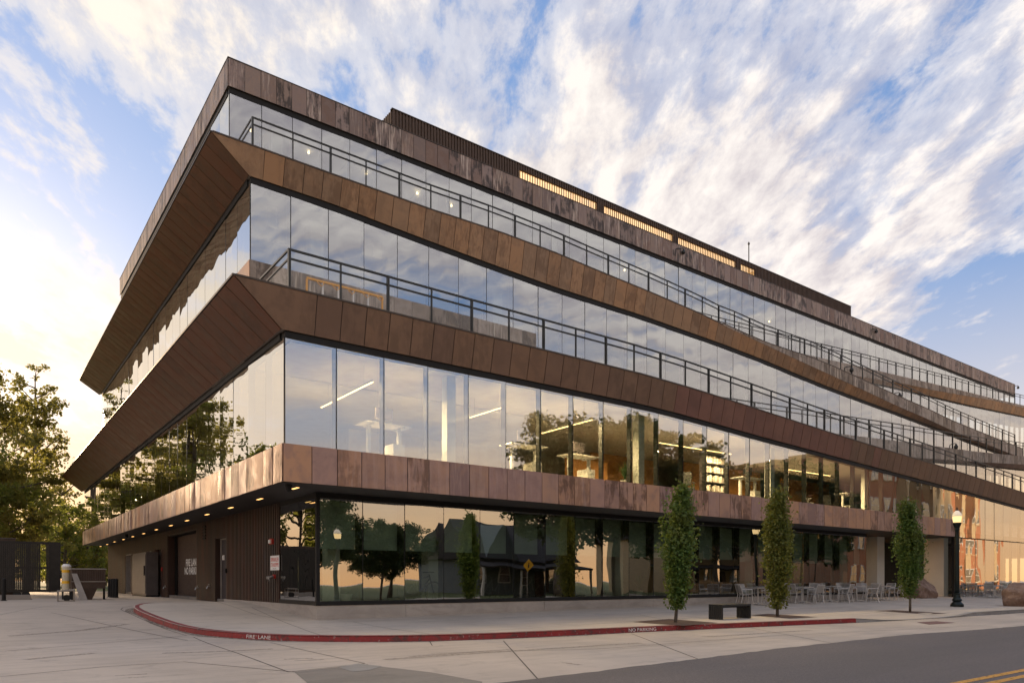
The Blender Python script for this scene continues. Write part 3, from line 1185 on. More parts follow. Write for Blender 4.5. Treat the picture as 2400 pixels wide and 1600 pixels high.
def build_bands():
    # second-floor band, front and left
    b = Band('floor_band', 'band_panel', 'copper_band', .007)
    xs = joints(0, 38.5, .74, PW)
    for a, c in zip(xs, xs[1:]):
        b.add((a, 0, 3.81), (c, 0, 3.81), (c, 0, 4.76), (a, 0, 4.76))
    b.build()
    b = Band('floor_band', 'band_panel', 'copper_band', .03)
    ys = joints(0, 40.9, .74, PWL)
    for a, c in zip(ys, ys[1:]):
        b.add((0, c, 3.81), (0, a, 3.81), (0, a, 4.76), (0, c, 4.76))
    b.build()
    # lower ramp fascia (A)
    b = Band('ramp_fascia', 'fascia_panel', 'copper_low', .006)
    xs = joints(-.04, 72, .12 + PW, PW)
    for i, (a, c) in enumerate(zip(xs, xs[1:])):
        at = -1.23 if i == 0 else a
        b.add((a, .0, zAb(a)), (c, .0, zAb(c)), (c, -.2, zAt(c)), (at, -.2, zAt(at)), 'copper_low_red' if 14.5 < a < 27 + rng.uniform(-3, 3) else None)
    b.build()
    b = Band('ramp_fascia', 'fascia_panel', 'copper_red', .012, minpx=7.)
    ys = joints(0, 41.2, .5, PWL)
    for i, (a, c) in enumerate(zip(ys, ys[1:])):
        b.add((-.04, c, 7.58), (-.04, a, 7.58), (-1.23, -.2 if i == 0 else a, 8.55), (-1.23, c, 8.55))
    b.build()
    # upper ramp fascia (B)
    b = Band('ramp_fascia', 'fascia_panel', 'copper_fascia', .006)
    xs = joints(1.2, 68, 1.23 + PW * .6, PW)
    for i, (a, c) in enumerate(zip(xs, xs[1:])):
        at = -.06 if i == 0 else a
        b.add((a, YBb, zBb(a)), (c, YBb, zBb(c)), (c, YB, zBt(c)), (at, YB, zBt(at)))
    b.build()
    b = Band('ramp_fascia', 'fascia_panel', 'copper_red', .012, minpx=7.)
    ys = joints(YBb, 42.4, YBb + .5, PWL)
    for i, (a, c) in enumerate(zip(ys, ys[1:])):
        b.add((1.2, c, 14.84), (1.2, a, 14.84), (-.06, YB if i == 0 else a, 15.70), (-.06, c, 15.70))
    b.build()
    # parapet of the roof
    b = Band('parapet', 'parapet_panel', 'copper_parapet', .006)
    xs = joints(XR, XE, XR + PW, PW)
    for a, c in zip(xs, xs[1:]):
        dz = rng.uniform(-.01, .012)
        b.add((a, YR, ROOF_B), (c, YR, ROOF_B), (c, YR, ROOF_T + dz), (a, YR, ROOF_T + dz))
    b.build()
    b = Band('parapet', 'parapet_panel', 'copper_parapet', .012, minpx=7.)
    ys = joints(YR, 42.3, YR + .6, PWL)
    for a, c in zip(ys, ys[1:]):
        b.add((XR, c, ROOF_B), (XR, a, ROOF_B), (XR, a, ROOF_T), (XR, c, ROOF_T))
    b.add((XE, YR, ROOF_B), (XE, YR + 3, ROOF_B), (XE, YR + 3, ROOF_T), (XE, YR, ROOF_T))
    b.build()
    # upstands along the lanes
    b = Band('ramp_upstand', 'upstand_panel', 'copper_kerb', .004, minpx=7.5)
    xs = joints(23.5, 68, 23.6, PW)
    for a, c in zip(xs, xs[1:]):
        st = .05 * round(zB1((a + c) / 2) / .05)
        b.add((a, YB, zBt(a)), (c, YB, zBt(c)), (c, YB, zB1(c)), (a, YB, zB1(a)))
    b.build()
    for nm, y, T, Fo, Bo, x0, x1, m2 in (('A2', YA2, A2_TOP, A2_FOLD, A2_BOT, 17.5, 74, 'copper_low'), ('B2', YB2, B2_TOP, B2_FOLD, B2_BOT, 15., 90, 'copper_fascia')):
        b = Band('ramp_upstand', 'upstand_panel', 'copper_kerb', .004, minpx=7.5)
        f = Band('ramp_fascia', 'fascia_panel', m2, .004, minpx=7.5)
        xs = joints(x0, x1, x0 + .5, PW)
        for a, c in zip(xs, xs[1:]):
            b.add((a, y, interp(Fo, a)), (c, y, interp(Fo, c)), (c, y, interp(T, c)), (a, y, interp(T, a)))
            f.add((a, y + .22, interp(Bo, a)), (c, y + .22, interp(Bo, c)), (c, y, interp(Fo, c)), (a, y, interp(Fo, a)))
        b.build()
        f.build()


build_bands()


def strip_solid(m, x0, x1, step, sec):
    """a solid swept along x; sec(x) -> closed section of (y, z), counter-clockwise seen from +x"""
    n = max(1, int((x1 - x0) / step))
    xs = [x0 + (x1 - x0) * i / n for i in range(n + 1)]
    rows = [[(x, y, z) for y, z in sec(x)] for x in xs]
    k = len(rows[0])
    vs = [p for r_ in rows for p in r_]
    fs = [(i * k + j, i * k + (j + 1) % k, i * k + k + (j + 1) % k, i * k + k + j)[::-1] for i in range(n) for j in range(k)]
    fs += [tuple(range(k - 1, -1, -1)), tuple(range(n * k, n * k + k))]
    m.add(vs, fs)


def build_decks():
    cap = MB()
    # copings on the fascia tops
    strip_solid(cap, -1.2, 72, .685, lambda x: [(-.235, zAt(x) + .0), (-.235, zAt(x) + .045), (.12, zAt(x) + .045), (.12, zAt(x))])
    strip_solid(cap, -.03, 26, .685, lambda x: [(YB - .035, zBt(x)), (YB - .035, zBt(x) + .05), (YB + .3, zBt(x) + .05), (YB + .3, zBt(x))])
    strip_solid(cap, 26, 68, .685, lambda x: [(YB - .03, zB1(x)), (YB - .03, zB1(x) + .04), (YB + .3, zB1(x) + .04), (YB + .3, zBt(x))])
    strip_solid(cap, XR - .03, XE + .02, 40., lambda x: [(YR - .035, ROOF_T + .012), (YR - .035, ROOF_T + .05), (YR + .35, ROOF_T + .05), (YR + .35, ROOF_T + .012)])
    cap.box(-1.275, -.95, -.2, 41.25, 8.552, 8.6)
    cap.box(-.10, .2, YB, 42.45, 15.702, 15.75)
    cap.box(XR - .035, XR + .3, YR + .35, 42.35, ROOF_T + .012, ROOF_T + .05)
    cap.build('coping', MAT['cap_metal'], BLD)
    # decks and slabs
    d = MB()
    strip_solid(d, .02, 72, 1., lambda x: [(.02, zAb(x) + .02), (-.17, zAt(x) - .05), (YA2, zAt(x) - .05), (YA2, zAb(x) + .02)])
    strip_solid(d, .0, 17.5, 4., lambda x: [(YA2 + .01, 7.56), (YA2 + .01, 8.5), (6.7, 8.5), (6.7, 7.56)])
    strip_solid(d, 17.5, 74, 1., lambda x: [(YA2 + .25, interp(A2_BOT, x) + .01), (YA2 + .03, interp(A2_FOLD, x)), (YA2 + .03, interp(A2_TOP, x) - .1), (6.7, interp(A2_TOP, x) - .1), (6.7, interp(A2_BOT, x) + .01)])
    d.hexa([(-.02, 0, 7.6), (.04, 0, 7.6), (.04, 41.1, 7.6), (-.02, 41.1, 7.6)], [(-1.2, -.15, 8.55), (.04, -.15, 8.55), (.04, 41.15, 8.55), (-1.2, 41.15, 8.55)])
    strip_solid(d, 1.22, 68, 1., lambda x: [(YBb + .02, zBb(x) + .02), (YB + .03, zBt(x) - .05), (YB2, zBt(x) - .05), (YB2, zBb(x) + .02)])
    strip_solid(d, 1.22, 15., 4., lambda x: [(YB2 + .01, 14.8), (YB2 + .01, 15.6), (YR, 15.6), (YR, 14.8)])
    strip_solid(d, 15., 90, 1., lambda x: [(YB2 + .25, interp(B2_BOT, x) + .01), (YB2 + .03, interp(B2_FOLD, x)), (YB2 + .03, interp(B2_TOP, x) - .1), (YR, interp(B2_TOP, x) - .1), (YR, interp(B2_BOT, x) + .01)])
    d.hexa([(1.22, YBb, 14.86), (1.3, YBb, 14.86), (1.3, 42.3, 14.86), (1.22, 42.3, 14.86)], [(-.03, YB + .04, 15.7), (1.3, YB + .04, 15.7), (1.3, 42.35, 15.7), (-.03, 42.35, 15.7)])
    d.build('ramp_deck', MAT['base_concrete'], BLD)
    # soffit over the ground floor and slabs
    s = MB()
    s.box(.03, 37.9, .03, 41., 3.80, 3.84)
    s.build('soffit', MAT['black_soffit'], BLD)
    s = MB()
    s.box(.03, 38.4, .03, 40.9, 3.86, 4.70)
    s.box(38.4, 90, 4., 40.9, 3.86, 4.70)
    s.box(.1, 90, 6.72, 41.3, 7.62, 8.35)
    s.box(1.3, 90, YR + .03, 42., 14.9, 15.45)
    s.box(XR + .04, XE - .04, YR + .05, 42.2, 22.36, 23.2)
    s.build('floor_slab', MAT['office_floor'], BLD)
    # black head and sill trims
    h = MB()
    strip_solid(h, .06, 70, 1., lambda x: [(.02, zAb(x) - .17), (.02, zAb(x) - .005), (.3, zAb(x) - .005), (.3, zAb(x) - .17)])
    h.box(.02, .3, .3, 40.6, 7.41, 7.575)
    strip_solid(h, 1.26, 67, 1., lambda x: [(YBb + .02, zBb(x) - .22), (YBb + .02, zBb(x) - .005), (YBb + .3, zBb(x) - .005), (YBb + .3, zBb(x) - .22)])
    h.box(1.22, 1.55, YBb + .3, 41.5, 14.62, 14.835)
    h.box(XR + .06, XE, YR + .05, YR + .3, 22.07, 22.325)
    h.box(XR + .04, XR + .3, YR + .3, 42.2, 22.07, 22.325)
    strip_solid(h, 27, 72, 1., lambda x: [(YA2 + .26, interp(A2_BOT, x) - .1), (YA2 + .26, interp(A2_BOT, x) - .004), (YA2 + .4, interp(A2_BOT, x) - .004), (YA2 + .4, interp(A2_BOT, x) - .1)])
    strip_solid(h, 26, 90, 1., lambda x: [(YB2 + .26, interp(B2_BOT, x) - .12), (YB2 + .26, interp(B2_BOT, x) - .004), (YB2 + .4, interp(B2_BOT, x) - .004), (YB2 + .4, interp(B2_BOT, x) - .12)])
    h.build('head_trim', MAT['black_metal'], BLD)
    # bright reveal line of the fourth floor seen above the left fascia is the glass itself


build_decks()


def pane(m_frame, parent, name, mat, c00, c10, c11, c01, tilt=.0055):
    c = [Vector(v) for v in (c00, c10, c11, c01)]
    n = (c[1] - c[0]).cross(c[3] - c[0]).normalized()
    a, b = rng.gauss(0, tilt), rng.gauss(0, tilt * .6)
    off = [-a - b, a - b, a + b, -a + b]
    m = MB()
    p = [v + n * o for v, o in zip(c, off)]
    q = [v - n * .024 for v in p]
    m.add(p + q, [(0, 1, 2, 3), (0, 4, 5, 1), (1, 5, 6, 2), (2, 6, 7, 3), (3, 7, 4, 0)])
    m.build(name, MAT[mat], parent, tuple(p[0]))


def curtain(axis, plane, a0, a1, mod, z0, z1, mat, mull=.05, depth=.17, inset=.0, minh=.25, transom=None, px_lim=2440):
    """a storey of glass: panes of one module each, thin joints in front, deep mullions behind"""
    xs = [a0]
    while xs[-1] + mod < a1 - .2:
        xs.append(xs[-1] + mod)
    xs.append(a1)
    fr = MB()
    P = []
    for i, (a, c) in enumerate(zip(xs, xs[1:])):
        za0, zc0 = z0(a), z0(c)
        za1, zc1 = z1(a), z1(c)
        if min(za1 - za0, zc1 - zc0) < minh:
            continue
        g = .012
        if axis == 'x':
            segs = [(za0, zc0, za1, zc1)]
            if transom and za0 < transom - .4:
                segs = [(za0, zc0, transom - .03, transom - .03), (transom + .03, transom + .03, za1, zc1)]
            for s0, s1, t0, t1 in segs:
                P.append(((a + g, plane, s0), (c - g, plane, s1), (c - g, plane, t1), (a + g, plane, t0)))
            if i > 0:
                fr.box(a - mull / 2, a + mull / 2, plane + .028, plane + depth, za0 - .02, za1 + .05)
            fr.box(a - g, a + g, plane + .004, plane + .03, za0, za1)
        else:
            P.append(((plane, c - g, zc0), (plane, a + g, za0), (plane, a + g, za1), (plane, c - g, zc1)))
            if i == 0:
                fr.box(plane - .012, plane + .012, a - .03, a - .004, za0, za1)
                continue
            fr.box(plane + .028, plane + depth, a - mull / 2, a + mull / 2, za0 - .02, za1 + .05)
            fr.box(plane + .004, plane + .03, a - g, a + g, za0, za1)
    o = fr.build('curtain_wall', MAT['black_metal'], BLD)
    joined = {}
    for p in P:
        a, b = proj(p[0]), proj(p[1])
        if a and b and abs(a[0] - b[0]) >= 8 and min(a[0], b[0]) < px_lim:
            pane(None, o, 'pane', mat, *p)
        else:
            m = joined.setdefault(mat, MB())
            m.quad(*p)
    for mt, m in joined.items():
        tag(m.build('pane', MAT[mt], o), None, kind='stuff')
    return o


def build_glass():
    sill2 = lambda x: 4.77 if x < 38.3 else .34
    curtain('x', .06, .06, 38.42, MOD, lambda x: 4.77, lambda x: zAb(x) - .16, 'glass', .07, .2)
    curtain('x', .06, 38.42, 60, MOD, lambda x: .36, lambda x: zAb(x) - .16, 'glass', .05, .15, transom=3.78)
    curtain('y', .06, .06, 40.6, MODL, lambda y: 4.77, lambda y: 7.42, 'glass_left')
    curtain('x', YA2 + .3, 26., 66., MOD, lambda x: zAt(x) - .12, lambda x: interp(A2_BOT, x) - .05, 'glass')
    curtain('x', YBb + .04, 1.25, 67., MOD, lambda x: 8.45 if x < 17.5 else interp(A2_TOP, x) - .12, lambda x: zBb(x) - .21, 'glass', .06, .2)
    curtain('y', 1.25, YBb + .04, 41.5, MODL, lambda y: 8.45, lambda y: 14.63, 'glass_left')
    curtain('x', YB2 + .3, 28., 88., MOD, lambda x: zBt(x) - .1, lambda x: interp(B2_BOT, x) - .05, 'glass')
    curtain('x', YR + .06, XR + .06, XE - .05, MOD, lambda x: 15.55 if x < 15 else interp(B2_TOP, x) - .12, lambda x: 22.08, 'glass', .06, .2)
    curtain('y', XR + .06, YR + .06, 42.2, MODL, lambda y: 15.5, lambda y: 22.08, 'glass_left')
    # ground floor
    gfx = 1.5
    curtain('x', 1.62, gfx + .03, 31.6, MOD, lambda x: .76, lambda x: 3.66, 'glass_ground', .09, .26)
    curtain('y', 1.56, 1.66, 4.72, 1.53, lambda y: .76, lambda y: 3.66, 'glass_ground', .06, .2)
    t = MB()
    t.box(gfx - .02, 31.62, 1.58, 1.78, .64, .76)
    t.box(gfx - .02, 31.62, 1.60, 1.80, 3.66, 3.80)
    t.box(1.52, 1.72, 1.78, 4.74, .64, .76)
    t.box(1.54, 1.72, 1.80, 4.74, 3.66, 3.80)
    t.box(gfx, gfx + .1, 1.6, 1.7, .76, 3.66)
    t.box(31.5, 31.62, 1.64, 5., .76, 3.66)
    t.box(38.3, 38.4, .03, .2, .2, 3.8)
    t.build('ground_floor_frame', MAT['black_metal'], BLD)
    # concrete plinth with its joints
    xs = [1.5, 4.3, 9.7, 15.2, 20.6, 26.1, 31.6]
    b = MB()
    for a, c in zip(xs, xs[1:]):
        b.box(a + .006, c - .006, 1.6, 1.9, -.1, .64)
    for a, c in ((1.9, 4.4), (4.4, 7.2), (7.2, 11.)):
        b.box(1.53, 1.8, a + .006, c - .006, -.1, .64)
    b.box(38.45, 60, .02, .3, -.1, .36)
    b.box(36.6, 38.4, .3, .8, -.1, .36)
    b.build('plinth', MAT['base_concrete'], BLD)


build_glass()


# ---------------------------------------------------------------- railings
def railing(path, h=1.05, post_step=MOD, first=.0, infill=True, ends=True, mid=.78):
    """path: list of 3D points along the foot; rails one mesh, every post its own"""
    L = [0.]
    for a, b in zip(path, path[1:]):
        L.append(L[-1] + (Vector(b) - Vector(a)).length)

    def at(s):
        for i in range(len(L) - 1):
            if s <= L[i + 1] or i == len(L) - 2:
                return Vector(path[i]).lerp(Vector(path[i + 1]), (s - L[i]) / max(1e-6, L[i + 1] - L[i]))
    m = MB()
    up = Vector((0, 0, 1))
    for a, b in zip(path, path[1:]):
        a, b = Vector(a), Vector(b)
        m.bar(a + up * h, b + up * h, .045, .05)
        m.bar(a + up * h * mid, b + up * h * mid, .04, .045)
    o = m.build('railing', MAT['rail_metal'], BLD)
    if infill:
        w = MB()
        for a, b in zip(path, path[1:]):
            a, b = Vector(a), Vector(b)
            w.quad(a + up * .04, b + up * .04, b + up * h * mid, a + up * h * mid)
        w.build('wire_infill', MAT['wire_mesh'], o)
    s, i = first, 0
    far = MB()
    while s <= L[-1] + .01:
        p = at(min(s, L[-1]))
        wd = .06 if i % 2 == 0 else .035
        q = proj(p)
        one = MB()
        one.box(p.x - wd / 2, p.x + wd / 2, p.y - wd / 2 - .01, p.y + wd / 2 + .01, p.z - .08, p.z + h - .02)
        if q and q[0] < 2410 and i < 70:
            one.build('post', MAT['rail_metal'], o, tuple(p))
        else:
            far.add(one.v, one.f)
        s += post_step
        i += 1
    if far.v:
        tag(far.build('post', MAT['rail_metal'], o), None, kind='stuff')
    return o


def xs_range(a, b, st):
    n = int(round((b - a) / st))
    return [a + (b - a) * i / n for i in range(n + 1)]


railing([(x, .06, zAt(x) + .045) for x in xs_range(.18, 62, 1.37)], first=0)
railing([(.18, 6.2, 8.6), (.18, .06, 8.6)], first=.4, post_step=3.4)
railing([(x, YB + .22, (zBt(x) if x < 26 else zB1(x)) + .05) for x in xs_range(1.3, 67, 1.37)], first=0)
railing([(1.3, 12.2, 15.75), (1.3, YB + .22, 15.75)], first=.4, post_step=3.4)
railing([(x, YA2 + .1, interp(A2_TOP, x)) for x in xs_range(16., 72, 1.37)], first=0, infill=False)
railing([(x, YB2 + .1, interp(B2_TOP, x)) for x in xs_range(15., 90, 1.37)], first=0, infill=False)


# ---------------------------------------------------------------- penthouse screen on the roof
def build_penthouse():
    x0, x1, y0, y1, zt = 12.32, 60.4, 18., 34., 27.2
    op = [(21.0, 27.65), (28.15, 35.3), (35.85, 42.85), (43.45, 45.4)]
    m = MB()
    m.box(x0, x1, y0, y0 + .12, 23.2, 24.6)
    m.box(x0, x1, y0, y0 + .12, 26.86, zt)
    edges = [x0] + [v for a, b in op for v in (a, b)] + [x1]
    for a, b in zip(edges[::2], edges[1::2]):
        m.box(a, b, y0 + .002, y0 + .118, 24.6, 26.86)
    m.box(x0, x0 + .12, y0 + .12, y1, 23.2, zt)
    m.box(x1 - .12, x1, y0 + .12, y1, 23.2, zt)
    m.box(x0 + .12, 20.5, y0 + .12, y1, zt - .3, zt - .1)
    m.box(46., x1 - .12, y0 + .12, y1, zt - .3, zt - .1)
    o = m.build('roof_screen', MAT['brown_wall'], BLD)
    ribs = MB()
    x = x0
    while x < x1:
        inside = any(a - .02 < x < b - .05 for a, b in op)
        if not inside:
            ribs.box(x, x + .1, y0 - .06, y0 + .01, 24.4, zt - .02)
        else:
            ribs.box(x, x + .016, y0 - .01, y0 + .06, 24.4, 26.87)
            ribs.box(x, x + .1, y0 - .06, y0 + .01, 26.86, zt - .02)
        x += .2
    y = y0 + .1
    while y < y1:
        ribs.box(x0 - .06, x0 + .01, y, y + .1, 24.4, zt - .02)
        y += .2
    tag(ribs.build('screen_rib', MAT['brown_wall'], o), None, kind='stuff')
    t = MB()
    t.box(x0 - .08, x1 + .06, y0 - .08, y0 + .16, zt, zt + .05)
    t.build('screen_cap', MAT['cap_metal'], o)
    for a, b in op:
        n = max(1, int((b - a) / .68))
        for k in range(n):
            p, q = a + (b - a) * k / n, a + (b - a) * (k + 1) / n
            MB().box(p + .012, q - .012, y0 + .07, y0 + .085, 24.6, 26.86).build('translucent_sheet', MAT['backlight_tint_screen'], o)
    # mast with a small head
    p = on_y(1755, 600, 19.)
    mm = MB()
    mm.tube([(p.x, 19., 23.2), (p.x, 19., 29.5)], .045, 6)
    mm.lathe([(.02, 0), (.09, .08), (.09, .18), (.02, .3)], 8, (p.x, 19., 29.4))
    mm.build('roof_mast', MAT['rail_metal'], BLD)


build_penthouse()


# ---------------------------------------------------------------- ground floor, left side
def build_left_wall():
    XW = 1.55
    wall = MB()
    garage = (15.35, 21.05)
    doors = []                         # (y0, y1, ztop)
    for a, b, zt in ((506, 530, 3.0), (366, 377.5, 2.95), (325, 336, 2.9), (312, 323.5, 2.9), (295, 309, 2.95)):
        doors.append((on_x(b, 1400, XW).y, on_x(a, 1400, XW).y, zt))
    cuts = sorted([(a, b, zt) for a, b, zt in doors] + [(*garage, 3.55)])
    y = 4.76
    for a, b, zt in cuts:
        wall.box(XW, XW + .3, y, a, .635 if y < 9 else .45, 3.8)
        wall.box(XW, XW + .3, a, b, zt, 3.8)
        y = b
    wall.box(XW, XW + .3, y, 40.8, .45, 3.8)
    w = wall.build('cladding_wall', MAT['cladding'], BLD)
    # standing seams of the cladding
    s = MB()
    y = 4.8
    while y < 40.7:
        inside = [zt for a, b, zt in cuts if a - .09 < y < b + .02]
        z0 = inside[0] + .02 if inside else .64 if y < 10.9 else .5
        s.box(XW - .028, XW + .002, y, y + .085, z0, 3.78)
        y += .17
    tag(s.build('cladding_seam', MAT['cladding'], w), None, kind='stuff')
    # doors in their reveals
    for i, (a, b, zt) in enumerate(sorted(doors)):
        tan = i == len(doors) - 1
        d = MB()
        d.box(XW + .22, XW + .28, a + .05, b - .05, .5, zt - .05)
        do = d.build('door', MAT['brown_wall' if tan else 'door_dark'], BLD)
        f = MB()
        f.box(XW + (.0 if tan else .17), XW + .23, a, a + .05, .5, zt)
        f.box(XW + (.0 if tan else .17), XW + .23, b - .05, b, .5, zt)
        f.box(XW + (.0 if tan else .17), XW + .23, a + .05, b - .05, zt - .05, zt)
        if tan:
            f.box(XW + .1, XW + .23, (a + b) / 2 - .03, (a + b) / 2 + .03, .5, zt - .05)
        f.build('door_frame', MAT['plank_dust' if tan or i == 0 else 'metal_dull'], do)
        h = MB()
        h.bar((XW + .16, a + .16, 1.5), (XW + .16, a + .16, 1.75), .03)
        h.bar((XW + .16, a + .16, 1.62), (XW + .23, a + .16, 1.62), .03)
        h.build('handle', MAT['steel'], do)
    # roller door in the recess
    g = MB()
    n = 34
    for k in range(n):
        z = .52 + k * 3.05 / n
        g.hexa([(2.0, 15.4, z), (2.1, 15.4, z), (2.1, 21.0, z), (2.0, 21.0, z)], [(1.975, 15.4, z + 3.05 / n - .006), (2.1, 15.4, z + 3.05 / n - .006), (2.1, 21.0, z + 3.05 / n - .006), (1.975, 21.0, z + 3.05 / n - .006)])
    rd = g.build('roller_door', MAT['brown_wall'], BLD)
    jb = MB()
    jb.box(XW + .31, 1.97, 20.95, 21.02, .5, 3.55)
    jb.box(XW + .31, 1.97, 15.36, 15.43, .5, 3.55)
    jb.box(XW + .01, 1.97, 15.43, 20.95, 3.5, 3.56)
    jb.build('door_jamb', MAT['black_metal'], rd)
    # its lettering: right end hidden by the corner of the recess
    for body, py, pxl in (('FIRE LANE', 1326, 436), ('NO PARKING', 1345, 433)):
        me = text_mesh(body, .47, 'lettering', 0., .012)
        o = link_mesh('lettering', me, MAT['sign_white'], rd)
        xs = [v.co.x for v in me.vertices]
        p = on_x(pxl, py, 1.965)
        me.transform(Matrix.Translation((-min(xs), 0, 0)))
        me.transform(Matrix.Diagonal((1.05, 1., 1., 1.)))
        o.matrix_local = Matrix.Translation((1.962, p.y, p.z)) @ Matrix(((0, 0, -1, 0), (-1, 0, 0, 0), (0, 1, 0, 0), (0, 0, 0, 1)))
    # soffit downlights
    for px, py in ((1356, 671), (1193, 721), (1060, 761), (951, 792), (859, 820), (785, 843), (718, 862), (660, 880), (610, 894), (567, 907), (526, 918), (492, 930), (462, 939), (1412, 734)):
        p = on_z(px * .5102, 800 + py * .5102, 3.795)
        m = MB()
        m.box(p.x - .055, p.x + .055, p.y - .24, p.y + .24, 3.782, 3.799)
        l = m.build('soffit_light', MAT['black_metal'], BLD)
        MB().box(p.x - .04, p.x + .04, p.y - .21, p.y + .21, 3.774, 3.7825).build('lens', MAT['lamp_soffit'], l)
    # security cameras under the soffit
    for px, py in ((669.5, 1137), (291.8, 1255), (201, 1284)):
        p = on_z(px, py - 4, 3.80)
        m = MB()
        m.lathe([(.09, 0), (.09, -.05), (.075, -.06), (.075, -.12), (.045, -.17), (.01, -.185)][::-1], 12, (p.x + .12, p.y + .12, 3.80))
        m.build('dome_camera', MAT['black_metal'], BLD)
    # vent grille
    p = on_x(440 + 195 / 4.9, 1150 + 430 / 4.9, XW - .03)
    m = MB()
    for k in range(5):
        m.box(XW - .07, XW - .03, p.y - .22, p.y + .22, 3.05 + k * .12, 3.12 + k * .12)
    m.build('vent_grille', MAT['black_metal'], w)


build_left_wall()

# ---------------------------------------------------------------- inside the building
def build_interior():
    c = MB()                                         # ceilings
    strip_solid(c, .3, 72, 2., lambda x: [(.3, zAb(x) - .12), (.3, zAb(x) - .02), (YA2 + .3, zAb(x) - .02), (YA2 + .3, zAb(x) - .12)])
    c.box(.3, 72, YA2 + .5, 40.5, 7.48, 7.6)
    c.build('ceiling', MAT['warm_white'], BLD)
    c = MB()
    strip_solid(c, 1.6, 67, 2., lambda x: [(YBb + .35, zBb(x) - .14), (YBb + .35, zBb(x) - .02), (YB2 + .3, zBb(x) - .02), (YB2 + .3, zBb(x) - .14)])
    c.box(1.6, 88, YB2 + .5, 41.3, 14.7, 14.86)
    c.box(XR + .35, XE - .4, YR + .35, 42., 22.15, 22.34)
    c.build('ceiling', MAT['ceiling_white'], BLD)
    w = MB()
    w.box(6., 90, 9.6, 9.8, 4.72, 7.48)
    w.box(6., 6.2, 9.8, 40.4, 4.72, 7.48)
    w.build('partition', MAT['warm_white'], BLD)
    w = MB()
    w.box(9., 90, 17., 17.2, 8.36, 14.7)
    w.box(9., 9.2, 17.2, 41., 8.36, 14.7)
    w.box(12., 88, 24., 24.2, 15.46, 22.15)
    w.box(12., 12.2, 24.2, 42., 15.46, 22.15)
    w.build('partition', MAT['plaster'], BLD)
    w = MB()
    w.box(3.2, 32.2, 8.5, 8.7, .62, 3.78)
    w.box(4.6, 4.8, 8.7, 40., .62, 3.78)
    w.build('partition', MAT['dark_wall'], BLD)
    for a, b, y, z0, z1 in ((14.2, 16.6, 5.6, 4.72, 6.6), (17.5, 22., 7.6, 4.72, 7.46), (23., 29.5, 6.6, 4.72, 7.4), (31, 36., 6.2, 4.72, 7.2)):
        MB().box(a, b, y, y + .15, z0, z1).build('partition', MAT['orange_wall'], BLD)
    MB().box(1.6, 90, 1.85, 41, .5, .62).build('ground_slab', MAT['office_floor'], BLD)
    MB().box(38.6, 60, .35, 9., .3, .36).build('ground_slab', MAT['office_floor'], BLD)
    bw = MB()
    bw.box(1.6, 90, 41.05, 41.3, .4, 8.4)
    bw.box(1.4, 90, 41.65, 41.9, 8.4, 15.5)
    bw.box(2.7, 88.5, 42.3, 42.5, 15.5, 22.2)
    bw.build('rear_wall', MAT['brown_wall'], BLD)
    # columns
    def cols(xs, y, z0, z1, s, mat):
        for x in xs:
            MB().box(x - s / 2, x + s / 2, y - s / 2, y + s / 2, z0, z1).build('column', MAT[mat], BLD)
    cols([5.35 + 8.22 * k for k in range(6)], .85, 4.71, 7.46 - .0, .3, 'column_paint')
    for k in range(8):
        x = 4.05 + 8.22 * k
        MB().box(x - .25, x + .25, 8.0, 8.5, 8.36, max(9.5, zBb(x) - .1)).build('column', MAT['column_paint'], BLD)
    cols([4.9 + 8.22 * k for k in range(10)], 15.2, 15.46, 22.15, .5, 'column_paint')
    for px0, px1 in ((767.5, 797), (1004, 1032), (1442, 1465), (1590, 1604), (1745, 1764), (1972, 1986)):
        a, b = on_y(px0, 1300, 2.45).x, on_y(px1, 1300, 2.45).x
        MB().box(a, b, 2.45, 2.45 + (b - a), .62, 3.79).build('column', MAT['column_concrete'], BLD)
    # ceiling beams of the upper floors
    bm = MB()
    for k in range(9):
        x = 2.2 + 4.11 * k
        bm.box(x, x + .35, YBb + 1.2, 16.9, 13.9 if x < 14 else max(9.6, min(13.9, zBb(x) - .5)), 14.7 if x < 14 else max(9.9, zBb(x) - .1))
    for k in range(18):
        x = 4.7 + 4.11 * k
        bm.box(x, x + .35, YR + 1.2, 23.9, 21.5, 22.15)
    bm.tube([(3., 9.6, 13.5), (60, 9.6, 13.0)], .22, 8)
    bm.tube([(4., 17., 21.2), (80, 17., 21.2)], .25, 8)
    bm.build('ceiling_beam', MAT['ceiling_white'], BLD)
    # roller blinds of the ground floor
    for k in range(22):
        a, b = 1.53 + MOD * k + .09, 1.53 + MOD * (k + 1) - .09
        drop = 2.28 if k < 14 else 2.2
        m = MB()
        m.box(a, b, 1.95, 1.957, drop, 3.6)
        m.box(a, b, 1.94, 1.967, drop - .03, drop)
        m.build('roller_blind', MAT['blind_fabric'], BLD)
    # entrance recess
    e = MB()
    e.box(31.7, 64., 6.4, 6.6, .3, 3.86)
    e.build('partition', MAT['dark_wall'], BLD)
    for px0, px1, y in ((2056, 2073, 2.4), (2212, 2222, .8)):
        a, b = on_y(px0, 1300, y).x, on_y(px1, 1300, y).x
        MB().box(a, b, y, y + (.9 if px0 < 2100 else 1.1), .25, 3.79).build('column', MAT['column_concrete'], BLD)
    m = MB()
    m.box(33.2, 37.2, 5.6, 6.2, .36, 1.38)
    m.box(33.2, 37.2, 5.5, 6.25, 1.38, 1.43)
    m.build('bar_counter', MAT['orange_wall'], BLD)
    m = MB()
    m.box(33.4, 37.1, 6.3, 6.39, 2.6, 3.5)
    m.build('lit_panel', MAT['wood_warm'], BLD)
    l = MB().box(33.3, 37.2, 5.3, 5.34, 3.66, 3.7).build('recess_light', MAT['lamp_warm'], BLD)
